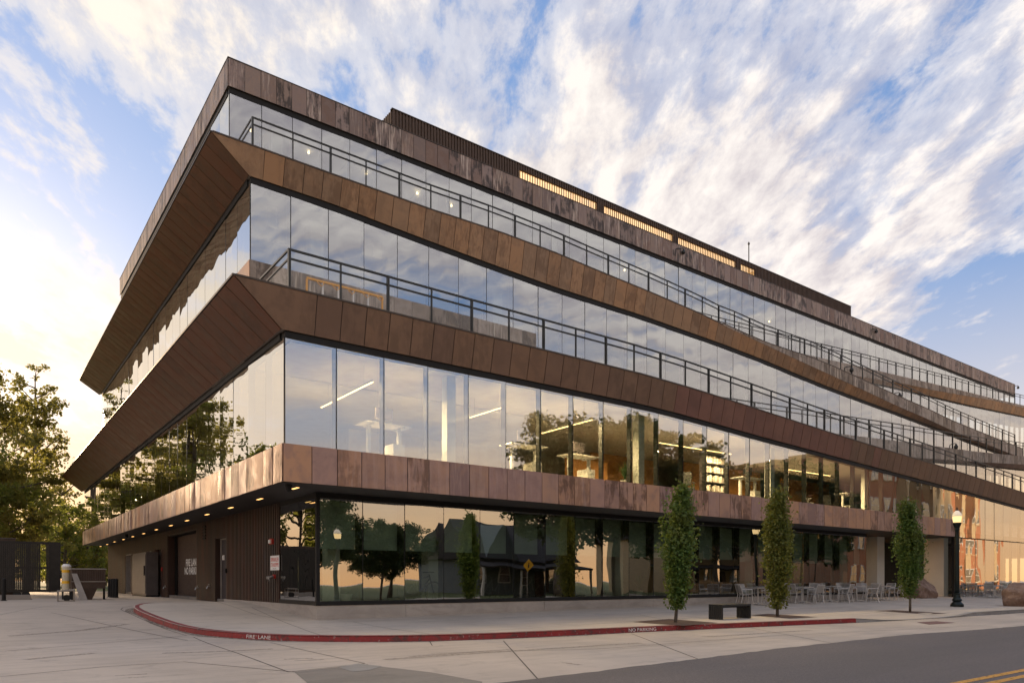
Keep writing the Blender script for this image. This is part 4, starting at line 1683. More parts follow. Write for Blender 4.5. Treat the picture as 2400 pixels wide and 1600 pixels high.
    ld = bpy.data.lights.new('lamp_light', 'AREA')
    ld.shape = 'RECTANGLE'
    ld.size, ld.size_y, ld.energy, ld.color = 3.6, .1, 34, (1., .62, .28)
    lo = bpy.data.objects.new('lamp_light', ld)
    COL.objects.link(lo)
    lo.parent = l
    lo.location = (35.2, 5.3, 3.64)


build_interior()


def pendant(p, q, label):
    """a slim linear light hung on two wires"""
    p, q = Vector(p), Vector(q)
    root = empty('linear_pendant', (p + q) / 2)
    tag(root, label, 'pendant light', 'linear pendants in the second-floor offices')
    c = (p + q) / 2
    d = (q - p)
    MB().bar(-d / 2, d / 2, .05, .05).build('housing', MAT['white_paint'], root)
    MB().bar(-d / 2 - Vector((0, 0, .035)), d / 2 - Vector((0, 0, .035)), .045, .022).build('diffuser', MAT['lamp_warm'], root)
    ld = bpy.data.lights.new('lamp_light', 'AREA')
    ld.shape = 'RECTANGLE'
    ld.size, ld.size_y = d.length, .06
    ld.energy = 52 * d.length
    ld.color = (1., .66, .32)
    lo = bpy.data.objects.new('lamp_light', ld)
    COL.objects.link(lo)
    lo.parent = root
    lo.location = (0, 0, -.06)
    lo.rotation_euler = (0, 0, math.atan2(d.y, d.x))
    for s in (-.35, .35):
        o = d * s
        zc = max(.1, min(7.48, zAb(c.x + o.x) - .1 if c.y + o.y < YA2 + .4 else 7.48) - c.z)
        MB().tube([o, o + Vector((0, 0, zc))], .006, 4).build('hanging_wire', MAT['steel'], root)


pend = [((753, 952), (873.6, 892), 6.9, 'warm linear pendant light slanting behind the first panes above the copper corner'),
        ((1101, 976), (1180, 951), 6.9, 'warm linear pendant light behind the glass right of the white corner column'),
        ((1270, 1013), (1388, 981), 6.8, 'warm linear pendant light behind the panes that mirror the large trees'),
        ((1545, 1035), (1713, 1062), 6.75, 'long warm linear pendant above the tall black bookcase'),
        ((1846, 1098), (1946, 1113), 6.65, 'warm linear pendant in the orange office beside the entrance')]
for a, b, z, lb in pend:
    pendant(on_z(a[0], a[1], z), on_z(b[0], b[1], z), lb)


def globes():
    pts = [(588.6, 306), (723.5, 358), (858, 408), (977.5, 453), (1058, 482), (1153, 518), (1393, 605), (1464, 633), (1590, 677), (1754, 737), (1803, 753.5), (1890, 786)]
    root = None
    for i, (a, b) in enumerate(pts):
        p = on_y(a, b, 16.2)
        if root is None:
            root = empty('globe_pendant', p)
            m = MB()
            m.lathe([(.005, -.07), (.04, -.055), (.065, 0), (.04, .055), (.02, .09)], 10)
            m.build('globe', MAT['lamp_spot'], root, smooth=True)
            m = MB()
            m.tube([(0, 0, .09), (0, 0, 22.14 - p.z)], .008, 4)
            m.build('flex', MAT['black_metal'], root)
            o = root
        else:
            o = copy_tree(root)
        o.location = p
        f = o.children[1] if o.children[1].name.startswith('flex') else o.children[0]
        f.scale = (1, 1, (22.14 - p.z) / (22.14 - root.location.z))
        tag(o, 'small glowing globe pendant behind the top-floor glass', 'pendant lamp', 'globe pendants on the top floor')


globes()


def desk(x, y, z, h, rz, label, w=1.5):
    r = empty('standing_desk', (x, y, z), rz)
    tag(r, label, 'desk', 'raised desks on the second floor')
    MB().box(-w / 2, w / 2, -.36, .36, h - .03, h).build('desk_top', MAT['white_paint'], r)
    for s in (-1, 1):
        m = MB()
        m.box(s * w * .33 - .05, s * w * .33 + .05, -.05, .05, .03, h - .04)
        m.box(s * w * .33 - .04, s * w * .33 + .04, -.32, .32, .0, .035)
        m.box(s * w * .33 - .03, s * w * .33 + .03, -.3, .3, h - .075, h - .03)
        m.build('leg', MAT['white_paint'], r)
    m = MB()
    m.box(-.16, .16, -.1, .1, h, h + .012)
    m.box(-.02, .02, -.01, .03, h + .012, h + .22)
    m.box(-.28, .28, -.02, .01, h + .16, h + .5)
    m.build('monitor', MAT['door_dark'], r)
    m = MB()
    m.box(w * .1, w * .1 + .38, -.28, .25, .03, .6)
    m.build('pedestal', MAT['white_paint'], r)


for px, py, y, lb in ((900, 990, 1.35, 'white raised desk behind the panes beside the corner'), (1228, 1028, 1.5, 'white raised desk between the white column and the mirrored trees'),
                      (1357, 1069, 1.5, 'white raised desk behind the panes that mirror the trees'), (1752, 1108, 1.7, 'cluttered white desk with boxes right of the bookcase'), (1985, 1151, 2.2, 'white desk before the orange wall near the entrance')):
    p = on_y(px, py, y)
    desk(p.x, y, 4.71, min(1.16, max(.74, p.z - 4.71)), rng.uniform(-.1, .1), lb, 1.5)


def bookcase():
    a, b = on_y(1653, 1100, 1.9).x, on_y(1706, 1100, 1.9).x
    r = empty('bookcase', ((a + b) / 2, 1.9, 4.71))
    tag(r, 'tall black open bookcase full of pale books behind the glass', 'bookcase')
    w, h = (b - a), 2.1
    m = MB()
    m.box(-w / 2, -w / 2 + .05, 0, .32, 0, h)
    m.box(w / 2 - .05, w / 2, 0, .32, 0, h)
    m.box(-w / 2 + .05, w / 2 - .05, .29, .32, 0, h)
    m.build('case_frame', MAT['door_dark'], r)
    for k in range(6):
        z = .05 + k * .4
        MB().box(-w / 2 + .05, w / 2 - .05, 0.01, .29, z - .03, z).build('shelf', MAT['door_dark'], r)
        if k < 5:
            x = -w / 2 + .08
            while x < w / 2 - .12:
                t = rng.uniform(.03, .07)
                hh = rng.uniform(.2, .32)
                MB().box(x, x + t - .004, .05, .26, z, z + hh).build('book', MAT['book_cover' if rng.random() < .7 else 'warm_white'], r, (x, .05, z))
                x += t
                if rng.random() < .1:
                    x += .15


bookcase()


def office_chair(px, y, rz, label):
    p = on_y(px, 1150, y)
    r = empty('office_chair', (p.x, y, 4.71), rz)
    tag(r, label, 'chair', 'office chairs on the second floor')
    m = MB()
    for k in range(5):
        t = k * 2 * math.pi / 5
        m.bar((0, 0, .09), (.3 * math.cos(t), .3 * math.sin(t), .04), .04)
    m.tube([(0, 0, .06), (0, 0, .45)], .03, 6)
    m.build('base', MAT['black_metal'], r)
    MB().box(-.24, .24, -.23, .23, .45, .52).build('seat', MAT['rubber'], r)
    m = MB()
    m.hexa([(-.2, .2, .6), (.2, .2, .6), (.2, .25, .6), (-.2, .25, .6)], [(-.23, .3, 1.15), (.23, .3, 1.15), (.23, .34, 1.15), (-.23, .34, 1.15)])
    m.bar((0, .2, .48), (0, .25, .7), .05)
    m.build('backrest', MAT['rubber'], r)
    for s in (-1, 1):
        MB().bar((s * .27, -.1, .72), (s * .27, .2, .72), .05, .03).bar((s * .27, .05, .5), (s * .27, .05, .72), .03).build('armrest', MAT['rubber'], r)


office_chair(1896, 2.4, .6, 'black high-backed office chair behind the pane beside the last copper-framed office')
office_chair(1945, 2.7, -.5, 'mesh office chair before the orange wall near the entrance')
office_chair(1612, 2.2, 2., 'dark office chair at the round table left of the bookcase')


def potted_plant(loc, h, label, mat, n=26):
    r = empty('potted_plant', loc)
    tag(r, label, 'plant')
    MB().lathe([(.12, 0), (.17, .3), (.19, .32), (.15, .32), (.14, .28), (.01, .28)], 14).build('pot', MAT['plant_pot'], r)
    for k in range(n):
        t = rng.uniform(0, 6.28)
        L = h * rng.uniform(.55, 1.)
        lean = rng.uniform(.15, .75)
        pts = []
        for i in range(5):
            s = i / 4
            rr_ = L * lean * s ** 1.6
            pts.append(Vector((rr_ * math.cos(t), rr_ * math.sin(t), .28 + L * s * (1 - .35 * lean * s))))
        wv = Vector((-math.sin(t), math.cos(t), 0))
        vs, fs = [], []
        for i, p in enumerate(pts):
            wd = .035 * (1 - (i / 4) ** 2) + .002
            vs += [p - wv * wd, p + wv * wd]
        fs = [(2 * i, 2 * i + 1, 2 * i + 3, 2 * i + 2) for i in range(4)]
        MB().add(vs, fs).build('frond', MAT[mat], r)


potted_plant((on_y(1465, 1120, 1.0).x, 1.0, 4.71), .85, 'green strap-leaved plant in a white pot behind the second-floor glass', 'leaf_house')
potted_plant((on_y(1497, 1350, 2.3).x, 2.3, .62), .9, 'broad green plant standing behind the ground-floor glass left of the first tree', 'leaf_house')
potted_plant((on_y(812, 1380, 2.6).x, 2.6, .62), .5, 'small plant in a pale pot behind the ground-floor corner glass', 'leaf_house')


def bicycle(px, rz, label, base=None):
    p = on_y(px, 1380, 2.15)
    if base is None:
        r = empty('bicycle', (p.x, 2.15, .62), rz)
        for x in (-.52, .52):
            m = MB()
            n = 24
            ring = [(x + .33 * math.cos(2 * math.pi * k / n), 0, .35 + .33 * math.sin(2 * math.pi * k / n)) for k in range(n + 1)]
            m.tube(ring, .02, 6, False)
            for k in range(10):
                t = math.pi * 2 * k / 10
                m.tube([(x, 0, .35), (x + .32 * math.cos(t), 0, .35 + .32 * math.sin(t))], .003, 3, False)
            m.build('wheel', MAT['rubber'], r)
        m = MB()
        for a, b in (((-.52, 0, .35), (-.08, 0, .3)), ((-.52, 0, .35), (-.16, 0, .72)), ((-.08, 0, .3), (-.18, 0, .86)), ((-.08, 0, .3), (.36, 0, .78)), ((-.16, 0, .74), (.36, 0, .86)), ((.34, 0, .92), (.52, 0, .35))):
            m.tube([a, b], .022, 6)
        m.build('frame', MAT['cabinet_grey'], r)
        MB().box(-.32, -.06, -.06, .06, .86, .9).build('saddle', MAT['rubber'], r)
        MB().tube([(.3, -.3, .98), (.36, 0, .99), (.3, .3, .98)], .014, 6).build('handlebar', MAT['black_metal'], r)
        m = MB()
        m.tube([(-.08, -.02, .3), (-.08, .02, .3)], .09, 14)
        m.bar((-.08, -.06, .3), (-.02, -.06, .16), .02)
        m.bar((-.08, .06, .3), (-.14, .06, .44), .02)
        m.build('crank', MAT['black_metal'], r)
    else:
        r = copy_tree(base)
        r.location = (p.x, 2.15, .62)
        r.rotation_euler = (0, 0, rz)
    tag(r, label, 'bicycle', 'bicycles parked behind the ground-floor glass')
    return r


b0 = bicycle(1160, .15, 'bicycle parked behind the pane just right of the middle ground-floor column')
bicycle(1255, -.2, 'bicycle parked second inside, behind the glass left of the pale stone column', b0)
bicycle(1345, .3, 'bicycle parked third inside, nearest the pale stone column with the plant', b0)
bicycle(985, .1, 'bicycle leaning inside beside the second concrete column from the corner', b0)


# ---------------------------------------------------------------- on the ramps
def ramp_things():
    # low weathered wall on the lower terrace behind the railing
    y = 3.4
    a = on_y(500 + 400 / 4.704, 580 + 130 / 4.704, y)
    b = on_y(1257, 782, y)
    r = empty('terrace_wall', (a.x, y, 8.5))
    tag(r, 'low stained metal wall standing on the lower terrace behind the railing', 'wall')
    n = 16
    zt = a.z - 8.5
    L = b.x - a.x
    for k in range(n):
        u, v = L * k / n, L * (k + 1) / n
        m = MB()
        grid_panel(m, (u, 0, 0), (v, 0, 0), (v, 0, zt), (u, 0, zt), .01, .004)
        m.build('wall_panel', MAT['copper_kerb'], r, (u, 0, 0))
    MB().box(.01, L, .01, .3, 0, zt - .01).build('wall_core', MAT['base_concrete'], r)
    m = MB()
    grid_panel(m, (0, 2.6, 0), (0, 0, 0), (0, 0, zt), (0, 2.6, zt), .01, .004)
    m.box(.0, .28, .3, 2.6, 0, zt - .01)
    m.build('wall_return', MAT['copper_band'], r)
    # yellow bicycle rack in front of it
    y = 2.6
    p = on_y(500 + 1030 / 4.704, 580 + 335 / 4.704, y)
    q = on_y(500 + 1862 / 4.704, 580 + 535 / 4.704, y)
    r = empty('bicycle_rack', (p.x, y, 8.5))
    tag(r, 'long yellow bicycle rack rail with hooks before the stained terrace wall', 'bicycle rack')
    L, h = q.x - p.x, p.z - 8.5
    MB().bar((0, 0, h), (L, 0, h), .06, .06).build('rail', MAT['yellow_paint'], r)
    for k in range(6):
        x = L * k / 5
        MB().bar((x, 0, 0), (x, 0, h - .03), .05).build('leg', MAT['yellow_paint' if k in (0, 5) else 'chair_metal'], r)
    for k in range(5):
        x = L * (k + .55) / 5
        MB().tube([(x, -.03, h), (x + .03, -.12, h - .12), (x + .12, -.16, h - .2), (x + .2, -.12, h - .12), (x + .22, -.03, h)], .014, 6).build('hook', MAT['yellow_paint'], r)
    # gooseneck lights on the railings and parapet
    pos = [((1979, 863), YB + .2, 'gooseneck light on the upper ramp railing where the lanes part'), ((2094, 924), YB + .2, 'gooseneck light halfway down the upper ramp railing'),
           ((2226, 1044), YA2 + .1, 'gooseneck light on the railing of the rising middle ramp'), ((2042, 773), YR - .02, 'gooseneck light on the roof parapet right of the screen'),
           ((2378, 906), YR - .02, 'gooseneck light at the right end of the roof parapet'), ((1583, 585), YR - .02, 'gooseneck light on the roof parapet below the gold-tinted screens')]
    for (px, py), y, lb in pos:
        p = on_y(px, py, y)
        r = empty('gooseneck_light', p)
        tag(r, lb, 'light', 'gooseneck lights on the ramps and roof')
        s = 1.0
        MB().tube([(0, 0, -.45), (0, 0, .02), (.12, -.05, .1), (.55, -.1, .2), (.66, -.12, .16)], .03, 6).build('arm', MAT['rail_metal'], r)
        MB().lathe([(.04, .18), (.07, .1), (.13, .02), (.13, -.1), (.06, -.16), (.01, -.17)][::-1], 10, (.66, -.12, 0)).build('head', MAT['rail_metal'], r)


ramp_things()

# ---------------------------------------------------------------- things on the plaza
def street_lamp(loc, label, group='street lamps with lit lanterns', src=None):
    if src is not None:
        r = copy_tree(src)
        r.location = loc
        return tag(r, label, 'street lamp', group)
    r = empty('street_lamp', loc)
    tag(r, label, 'street lamp', group)
    MB().lathe([(.27, 0), (.27, .1), (.25, .14), (.2, .19), (.16, .24), (.2, .29), (.2, .33), (.15, .4), (.12, .55), (.14, .58), (.14, .62), (.11, .64)], 20).build('base', MAT['dark_green_iron'], r, smooth=False)
    MB().lathe([(.105, .6), (.1, 1.2), (.085, 3.3), (.08, 3.45), (.11, 3.48), (.11, 3.52), (.075, 3.55)], 14).build('post', MAT['dark_green_iron'], r, smooth=True)
    MB().lathe([(.06, 3.5), (.1, 3.55), (.13, 3.62), (.17, 3.74), (.185, 3.78), (.16, 3.8)], 16).build('cup', MAT['dark_green_iron'], r)
    g = MB().lathe([(.13, 3.785), (.16, 3.86), (.18, 4.02), (.185, 4.08), (.16, 4.1)], 16).build('globe', MAT['lamp_lantern'], r, smooth=True)
    MB().lathe([(.195, 4.08), (.2, 4.11), (.17, 4.2), (.11, 4.29), (.06, 4.34)], 16).build('canopy', MAT['lantern_glass'], r, smooth=True)
    MB().lathe([(.05, 4.32), (.055, 4.36), (.025, 4.4), (.035, 4.43), (.01, 4.5)], 8).build('finial', MAT['dark_green_iron'], r)
    return r


lamp0 = street_lamp(ground(2243, 1421), 'black iron street lamp with lit lantern standing on the plaza')
street_lamp((11.3, -19.4, .12), 'black iron street lamp with lit lantern on the far footway beside the big tree', src=lamp0)
street_lamp((41., -19.4, .12), 'black iron street lamp with lit lantern on the far footway before the cream house', src=lamp0)


def bench():
    a, b = ground(1661, 1450), ground(1725, 1446.5)
    c = ground(1695, 1452)
    L = (b - a).length + .06
    r = empty('slatted_bench', (a.x, (a.y + c.y) / 2, walk_h(a.x, a.y) + .002), 0)
    tag(r, 'black slatted backless bench standing on the plaza between two small trees', 'bench')
    W_, H_ = .52, .46
    n = 7
    for k in range(n):
        y = -W_ / 2 + W_ * k / n
        MB().box(0, L, y + .008, y + W_ / n - .008, H_ - .06, H_).build('seat_slat', MAT['bench_slat'], r)
        for x in (0, L - .06):
            MB().box(x, x + .06, y + .008, y + W_ / n - .008, 0, H_ - .062).build('leg_slat', MAT['bench_slat'], r)
    MB().box(.07, L - .07, -.2, -.16, H_ - .1, H_ - .062).box(.07, L - .07, .16, .2, H_ - .1, H_ - .062).build('bearer', MAT['black_metal'], r)


bench()


def boulder(loc, size, seed, label):
    bm = bmesh.new()
    bmesh.ops.create_icosphere(bm, subdivisions=4, radius=1)
    rg = np.random.default_rng(seed)
    dirs = rg.normal(size=(26, 3))
    dirs /= np.linalg.norm(dirs, axis=1)[:, None]
    cut = rg.uniform(.60, .95, 26)
    for v in bm.verts:
        d = np.array(v.co)
        k = 1.
        for q, c in zip(dirs, cut):
            t = float(d @ q)
            if t > c * .96:
                k = min(k, c * .96 / t)
        w = 1 + .035 * math.sin(7 * v.co.x + seed) * math.sin(6 * v.co.y + 2) + .03 * math.sin(11 * v.co.z + 5 * v.co.x)
        v.co = v.co * k * w
        v.co = Vector((v.co.x * size[0], v.co.y * size[1], max(-.25, v.co.z) * size[2]))
    me = bpy.data.meshes.new('boulder')
    bm.to_mesh(me)
    bm.free()
    z0 = min(v.co.z for v in me.vertices)
    o = link_mesh('boulder', me, MAT['boulder_stone'])
    o.location = (loc.x, loc.y, loc.z - z0 - .03)
    tag(o, label, 'boulder')


g1 = (ground(2112, 1399) + ground(2182, 1400)) / 2
boulder(Vector((g1.x, g1.y, walk_h(g1.x, g1.y))), (1.25, 1.0, 1.15), 5, 'large brown boulder on the plaza behind the third small tree')
g2 = ground(2402, 1420)
boulder(Vector((g2.x, g2.y, g2.z)), (1.0, 1.05, 1.1), 9, 'rounded brown boulder with a cracked face right of the street lamp')


def build_chair():
    r = empty('cafe_chair')
    m = MB()
    m.hexa([(-.23, -.22, .43), (.23, -.22, .43), (.21, .22, .41), (-.21, .22, .41)], [(-.23, -.22, .45), (.23, -.22, .45), (.21, .22, .43), (-.21, .22, .43)])
    m.build('seat', MAT['chair_mesh'], r)
    m = MB()
    k = 7
    for i in range(k):
        t0, t1 = i / k, (i + .8) / k
        m.hexa([(-.22, .21 + .11 * t0, .50 + .33 * t0), (.22, .21 + .11 * t0, .50 + .33 * t0), (.22, .222 + .11 * t0, .50 + .33 * t0), (-.22, .222 + .11 * t0, .50 + .33 * t0)],
               [(-.22, .21 + .11 * t1, .50 + .33 * t1), (.22, .21 + .11 * t1, .50 + .33 * t1), (.22, .222 + .11 * t1, .50 + .33 * t1), (-.22, .222 + .11 * t1, .50 + .33 * t1)])
    m.build('backrest', MAT['chair_mesh'], r)
    for s in (-1, 1):
        MB().tube([(s * .25, -.25, 0), (s * .245, -.2, .44), (s * .25, -.2, .64)], .014, 6).build('leg', MAT['chair_metal'], r)
        MB().tube([(s * .24, .3, 0), (s * .235, .2, .42), (s * .23, .33, .85)], .014, 6).build('leg', MAT['chair_metal'], r)
        MB().tube([(s * .25, -.22, .645), (s * .255, 0, .65), (s * .24, .27, .66)], .017, 6).build('armrest', MAT['chair_metal'], r)
    MB().tube([(-.235, .335, .85), (.235, .335, .85)], .015, 6).build('top_rail', MAT['chair_metal'], r)
    return r


def build_table():
    r = empty('cafe_table')
    m = MB()
    m.box(-.36, .36, -.36, .36, .715, .735)
    m.box(-.34, .34, -.34, .34, .69, .715)
    m.build('table_top', MAT['chair_metal'], r)
    MB().tube([(0, 0, .05), (0, 0, .69)], .03, 8).build('column', MAT['chair_metal'], r)
    m = MB()
    for t in (.785, 2.356, 3.927, 5.498):
        m.bar((0, 0, .07), (.34 * math.cos(t), .34 * math.sin(t), .02), .05, .03)
    m.build('foot', MAT['chair_metal'], r)
    return r


ch0, tb0 = build_chair(), build_table()
first = [True, True]
TABLES = [((1759, 1415), 'first café table from the pale column, square metal top, beside the second tree'), ((1881, 1412.2), 'square metal café table just right of the second tree'),
          ((1947, 1409.5), 'square metal café table third along the glass from the bench'), ((2008, 1408), 'square metal café table fourth along the glass, before the shaded panes'),
          ((2066, 1406), 'square metal café table at the entrance corner left of the boulder'), ((2325, 1399.5), 'square metal café table behind the street lamp before the tall glass'), ((2388, 1398.5), 'square metal café table behind the rounded boulder')]
SEATS = ['left of the second tree', 'just right of the second tree', 'third along the glass', 'fourth along the glass', 'by the entrance corner', 'behind the street lamp', 'behind the rounded boulder']
for i, ((px, py), lb) in enumerate(TABLES):
    g = ground(px, py)
    lim = .3 if g.x < 34 else -1.2
    y = min(g.y, lim + .35)
    x = g.x
    rz = rng.uniform(-.12, .12)
    t = tb0 if first[0] else copy_tree(tb0)
    first[0] = False
    t.location = (x, y, walk_h(x, y) + .004)
    t.rotation_euler = (0, 0, rz)
    tag(t, lb, 'table', 'café tables on the plaza')
    for k in range(4):
        a = rz + k * math.pi / 2 + rng.uniform(-.25, .25)
        d = rng.uniform(.58, .72)
        cxp, cyp = x + d * math.sin(a), y - d * math.cos(a)
        if cyp > 1.2 and x < 34:
            cyp = 1.15
        c = ch0 if first[1] else copy_tree(ch0)
        first[1] = False
        c.location = (cxp, cyp, walk_h(cxp, cyp) + .004)
        c.rotation_euler = (0, 0, a + math.pi + rng.uniform(-.3, .3))
        tag(c, 'pale metal armchair with mesh back at the café table ' + SEATS[i], 'chair', 'café chairs on the plaza')


# ---------------------------------------------------------------- along the left wall
XW = 1.55


def wall_things():
    # sprinkler sign
    a, b = on_x(634, 1302, XW - .035), on_x(654.5, 1335, XW - .035)
    r = empty('sprinkler_sign', (XW - .035, (a.y + b.y) / 2, b.z))
    tag(r, 'white sign with red SPRINKLER STANDPIPE lettering on the dark cladding', 'sign')
    hw, h = abs(a.y - b.y) / 2, a.z - b.z
    MB().box(-.006, .004, -hw, hw, 0, h).build('plate', MAT['sign_white'], r)
    rot = Matrix(((0, 0, -1, 0), (-1, 0, 0, 0), (0, 1, 0, 0), (0, 0, 0, 1)))
    for body, z, sz, mt in (('SPRINKLER', h * .60, .165, 'sign_red'), ('STANDPIPE', h * .24, .165, 'sign_red'), ('FDC 150 PSI', h * .08, .06, 'door_dark')):
        me = text_mesh(body, 1., 'lettering', 0., .012 if sz > .1 else 0.)
        xs = [v.co.x for v in me.vertices]
        ys = [v.co.y for v in me.vertices]
        wid = hw * (1.82 if sz > .1 else .7)
        hh = h * .27 if sz > .1 else h * .07
        me.transform(Matrix.Diagonal((wid / (max(xs) - min(xs)), hh / (max(ys) - min(ys)), 1, 1)))
        o = link_mesh('lettering', me, MAT[mt], r)
        o.matrix_local = Matrix.Translation((-.0085, 0, z)) @ rot
    # fire department connection below
    p = on_x(639, 1350, XW - .1)
    r = empty('fire_connection', (XW, p.y, p.z))
    r.scale = (.7, .7, .7)
    tag(r, 'chrome twin fire hose connection with red cap below the sprinkler sign', 'hose connection')
    MB().tube([(0, 0, 0), (-.12, 0, 0)], .1, 12).build('flange', MAT['red_paint'], r)
    for s in (-1, 1):
        MB().tube([(-.08, 0, 0), (-.2, s * .07, -.03), (-.34, s * .1, -.06)], [.06, .062, .066], 12).build('inlet', MAT['steel'], r)
        MB().tube([(-.34, s * .1, -.06), (-.38, s * .107, -.068)], .075, 12).build('cap', MAT['steel'], r)
    MB().tube([(-.3, -.1, -.12), (-.32, -.03, -.22), (-.3, .06, -.13)], .008, 4).build('chain', MAT['steel'], r)
    # alarm bell and strobe above
    p = on_x(637, 1268, XW - .05)
    r = empty('alarm_strobe', (XW, p.y, p.z))
    tag(r, 'red and white alarm strobe high on the dark cladding above the sign', 'alarm')
    MB().box(-.09, .0, -.1, .1, -.09, .09).build('housing', MAT['red_paint'], r)
    MB().box(-.14, -.09, -.06, .07, -.06, .05).build('lens', MAT['sign_white'], r)
    MB().tube([(-.09, .13, 0), (-.02, .13, 0)], .08, 12).build('bell', MAT['red_paint'], r)
    # small hose bibs
    for px, py, lb in ((463.5, 1379, 'pale hose tap low on the cladding beside the roller door corner'), (491, 1376, 'hose tap with hanging handle low on the cladding left of the first door'), (388, 1377, 'hose tap low on the wall left of the roller door')):
        p = on_x(px, py, XW - .05)
        r = empty('hose_tap', (XW, p.y, p.z))
        tag(r, lb, 'tap', 'hose taps along the cladding')
        MB().tube([(0, 0, .05), (-.12, 0, .05), (-.16, 0, -.04)], .022, 6).build('spout', MAT['steel'], r)
        MB().tube([(-.07, 0, .05), (-.07, 0, .12)], .012, 6).tube([(-.07, -.05, .12), (-.07, .05, .12)], .014, 6).build('handle', MAT['steel'], r)
    # card reader and red pull box
    for px, py, lb, mt in ((531, 1337, 'small black card reader right of the first dark door', 'black_metal'), (380.5, 1333, 'small red pull station on the wall left of the roller door', 'red_paint'), (525.5, 1306, 'small white notice plate beside the first dark door', 'sign_white')):
        p = on_x(px, py, XW - .03)
        m = MB()
        m.box(-.05, .0, -.055, .055, -.09, .09)
        m.box(-.06, -.05, -.035, .035, -.05, .05)
        o = m.build('wall_box', MAT[mt], None)
        o.location = (XW - .028, p.y, p.z)
        tag(o, lb, 'wall box')
    # electrical cabinet standing at the wall
    a, b = on_x(317, 1395, XW - .5), on_x(349, 1395, XW - .5)
    r = empty('electrical_cabinet', (XW - .62, (a.y + b.y) / 2, drive_h(20)))
    tag(r, 'tall grey electrical cabinet standing at the dark wall', 'cabinet')
    hw = (a.y - b.y) / 2
    MB().box(0, .55, -hw, hw, .08, 2.25).build('body', MAT['cabinet_grey'], r)
    MB().box(-.04, -.002, -hw + .05, hw - .05, .15, 2.2).build('door', MAT['cabinet_grey'], r)
    MB().box(-.09, -.04, -hw + .2, -hw + .26, 1.1, 1.6).build('handle', MAT['black_metal'], r)
    MB().box(-.03, .6, -hw - .02, hw + .02, 0, .08).build('foot', MAT['black_metal'], r)
    MB().box(-.02, .57, -hw - .03, hw + .03, 2.25, 2.3).build('top', MAT['cabinet_grey'], r)
    # riser pipe with red gong
    p = on_x(353, 1355, XW - .15)
    r = empty('sprinkler_riser', (XW - .15, p.y, drive_h(20)))
    tag(r, 'vertical pipe with red water gong between the cabinet and the second door', 'pipe')
    MB().tube([(0, 0, 0), (0, 0, 2.4)], .04, 8).build('pipe', MAT['metal_dull'], r)
    MB().tube([(.0, -.0, 1.15), (-.1, -.2, 1.15), (-.12, -.5, 1.15)], .05, 8).build('branch', MAT['metal_dull'], r)
    MB().tube([(-.12, -.5, 1.15), (-.18, -.62, 1.15)], [.14, .1], 14).build('gong', MAT['red_paint'], r)
    MB().tube([(-.1, 0, .8), (.1, 0, .8)], .09, 10).build('valve', MAT['metal_dull'], r)
    # bollards
    src = None
    for k, (px, py) in enumerate(((256.5, 1398.5), (262.5, 1399.3), (267.5, 1399.8), (273, 1400.3))):
        g = ground(px, py, droad)
        if src is None:
            src = empty('bollard', g)
            MB().lathe([(.075, 0), (.075, .86), (.068, .9), (.04, .925), (.005, .93)], 12).build('post', MAT['black_metal'], src)
            MB().lathe([(.12, 0), (.12, .02), (.078, .025)], 12).build('base_plate', MAT['black_metal'], src)
            o = src
        else:
            o = copy_tree(src)
            o.location = g
        tag(o, 'black steel bollard in the row before the far end of the dark wall', 'bollard', 'row of black bollards')
    g = ground(9, 1407, droad)
    o = copy_tree(src)
    o.location = g
    tag(o, 'black steel bollard standing before the slatted waste screen', 'bollard')


wall_things()


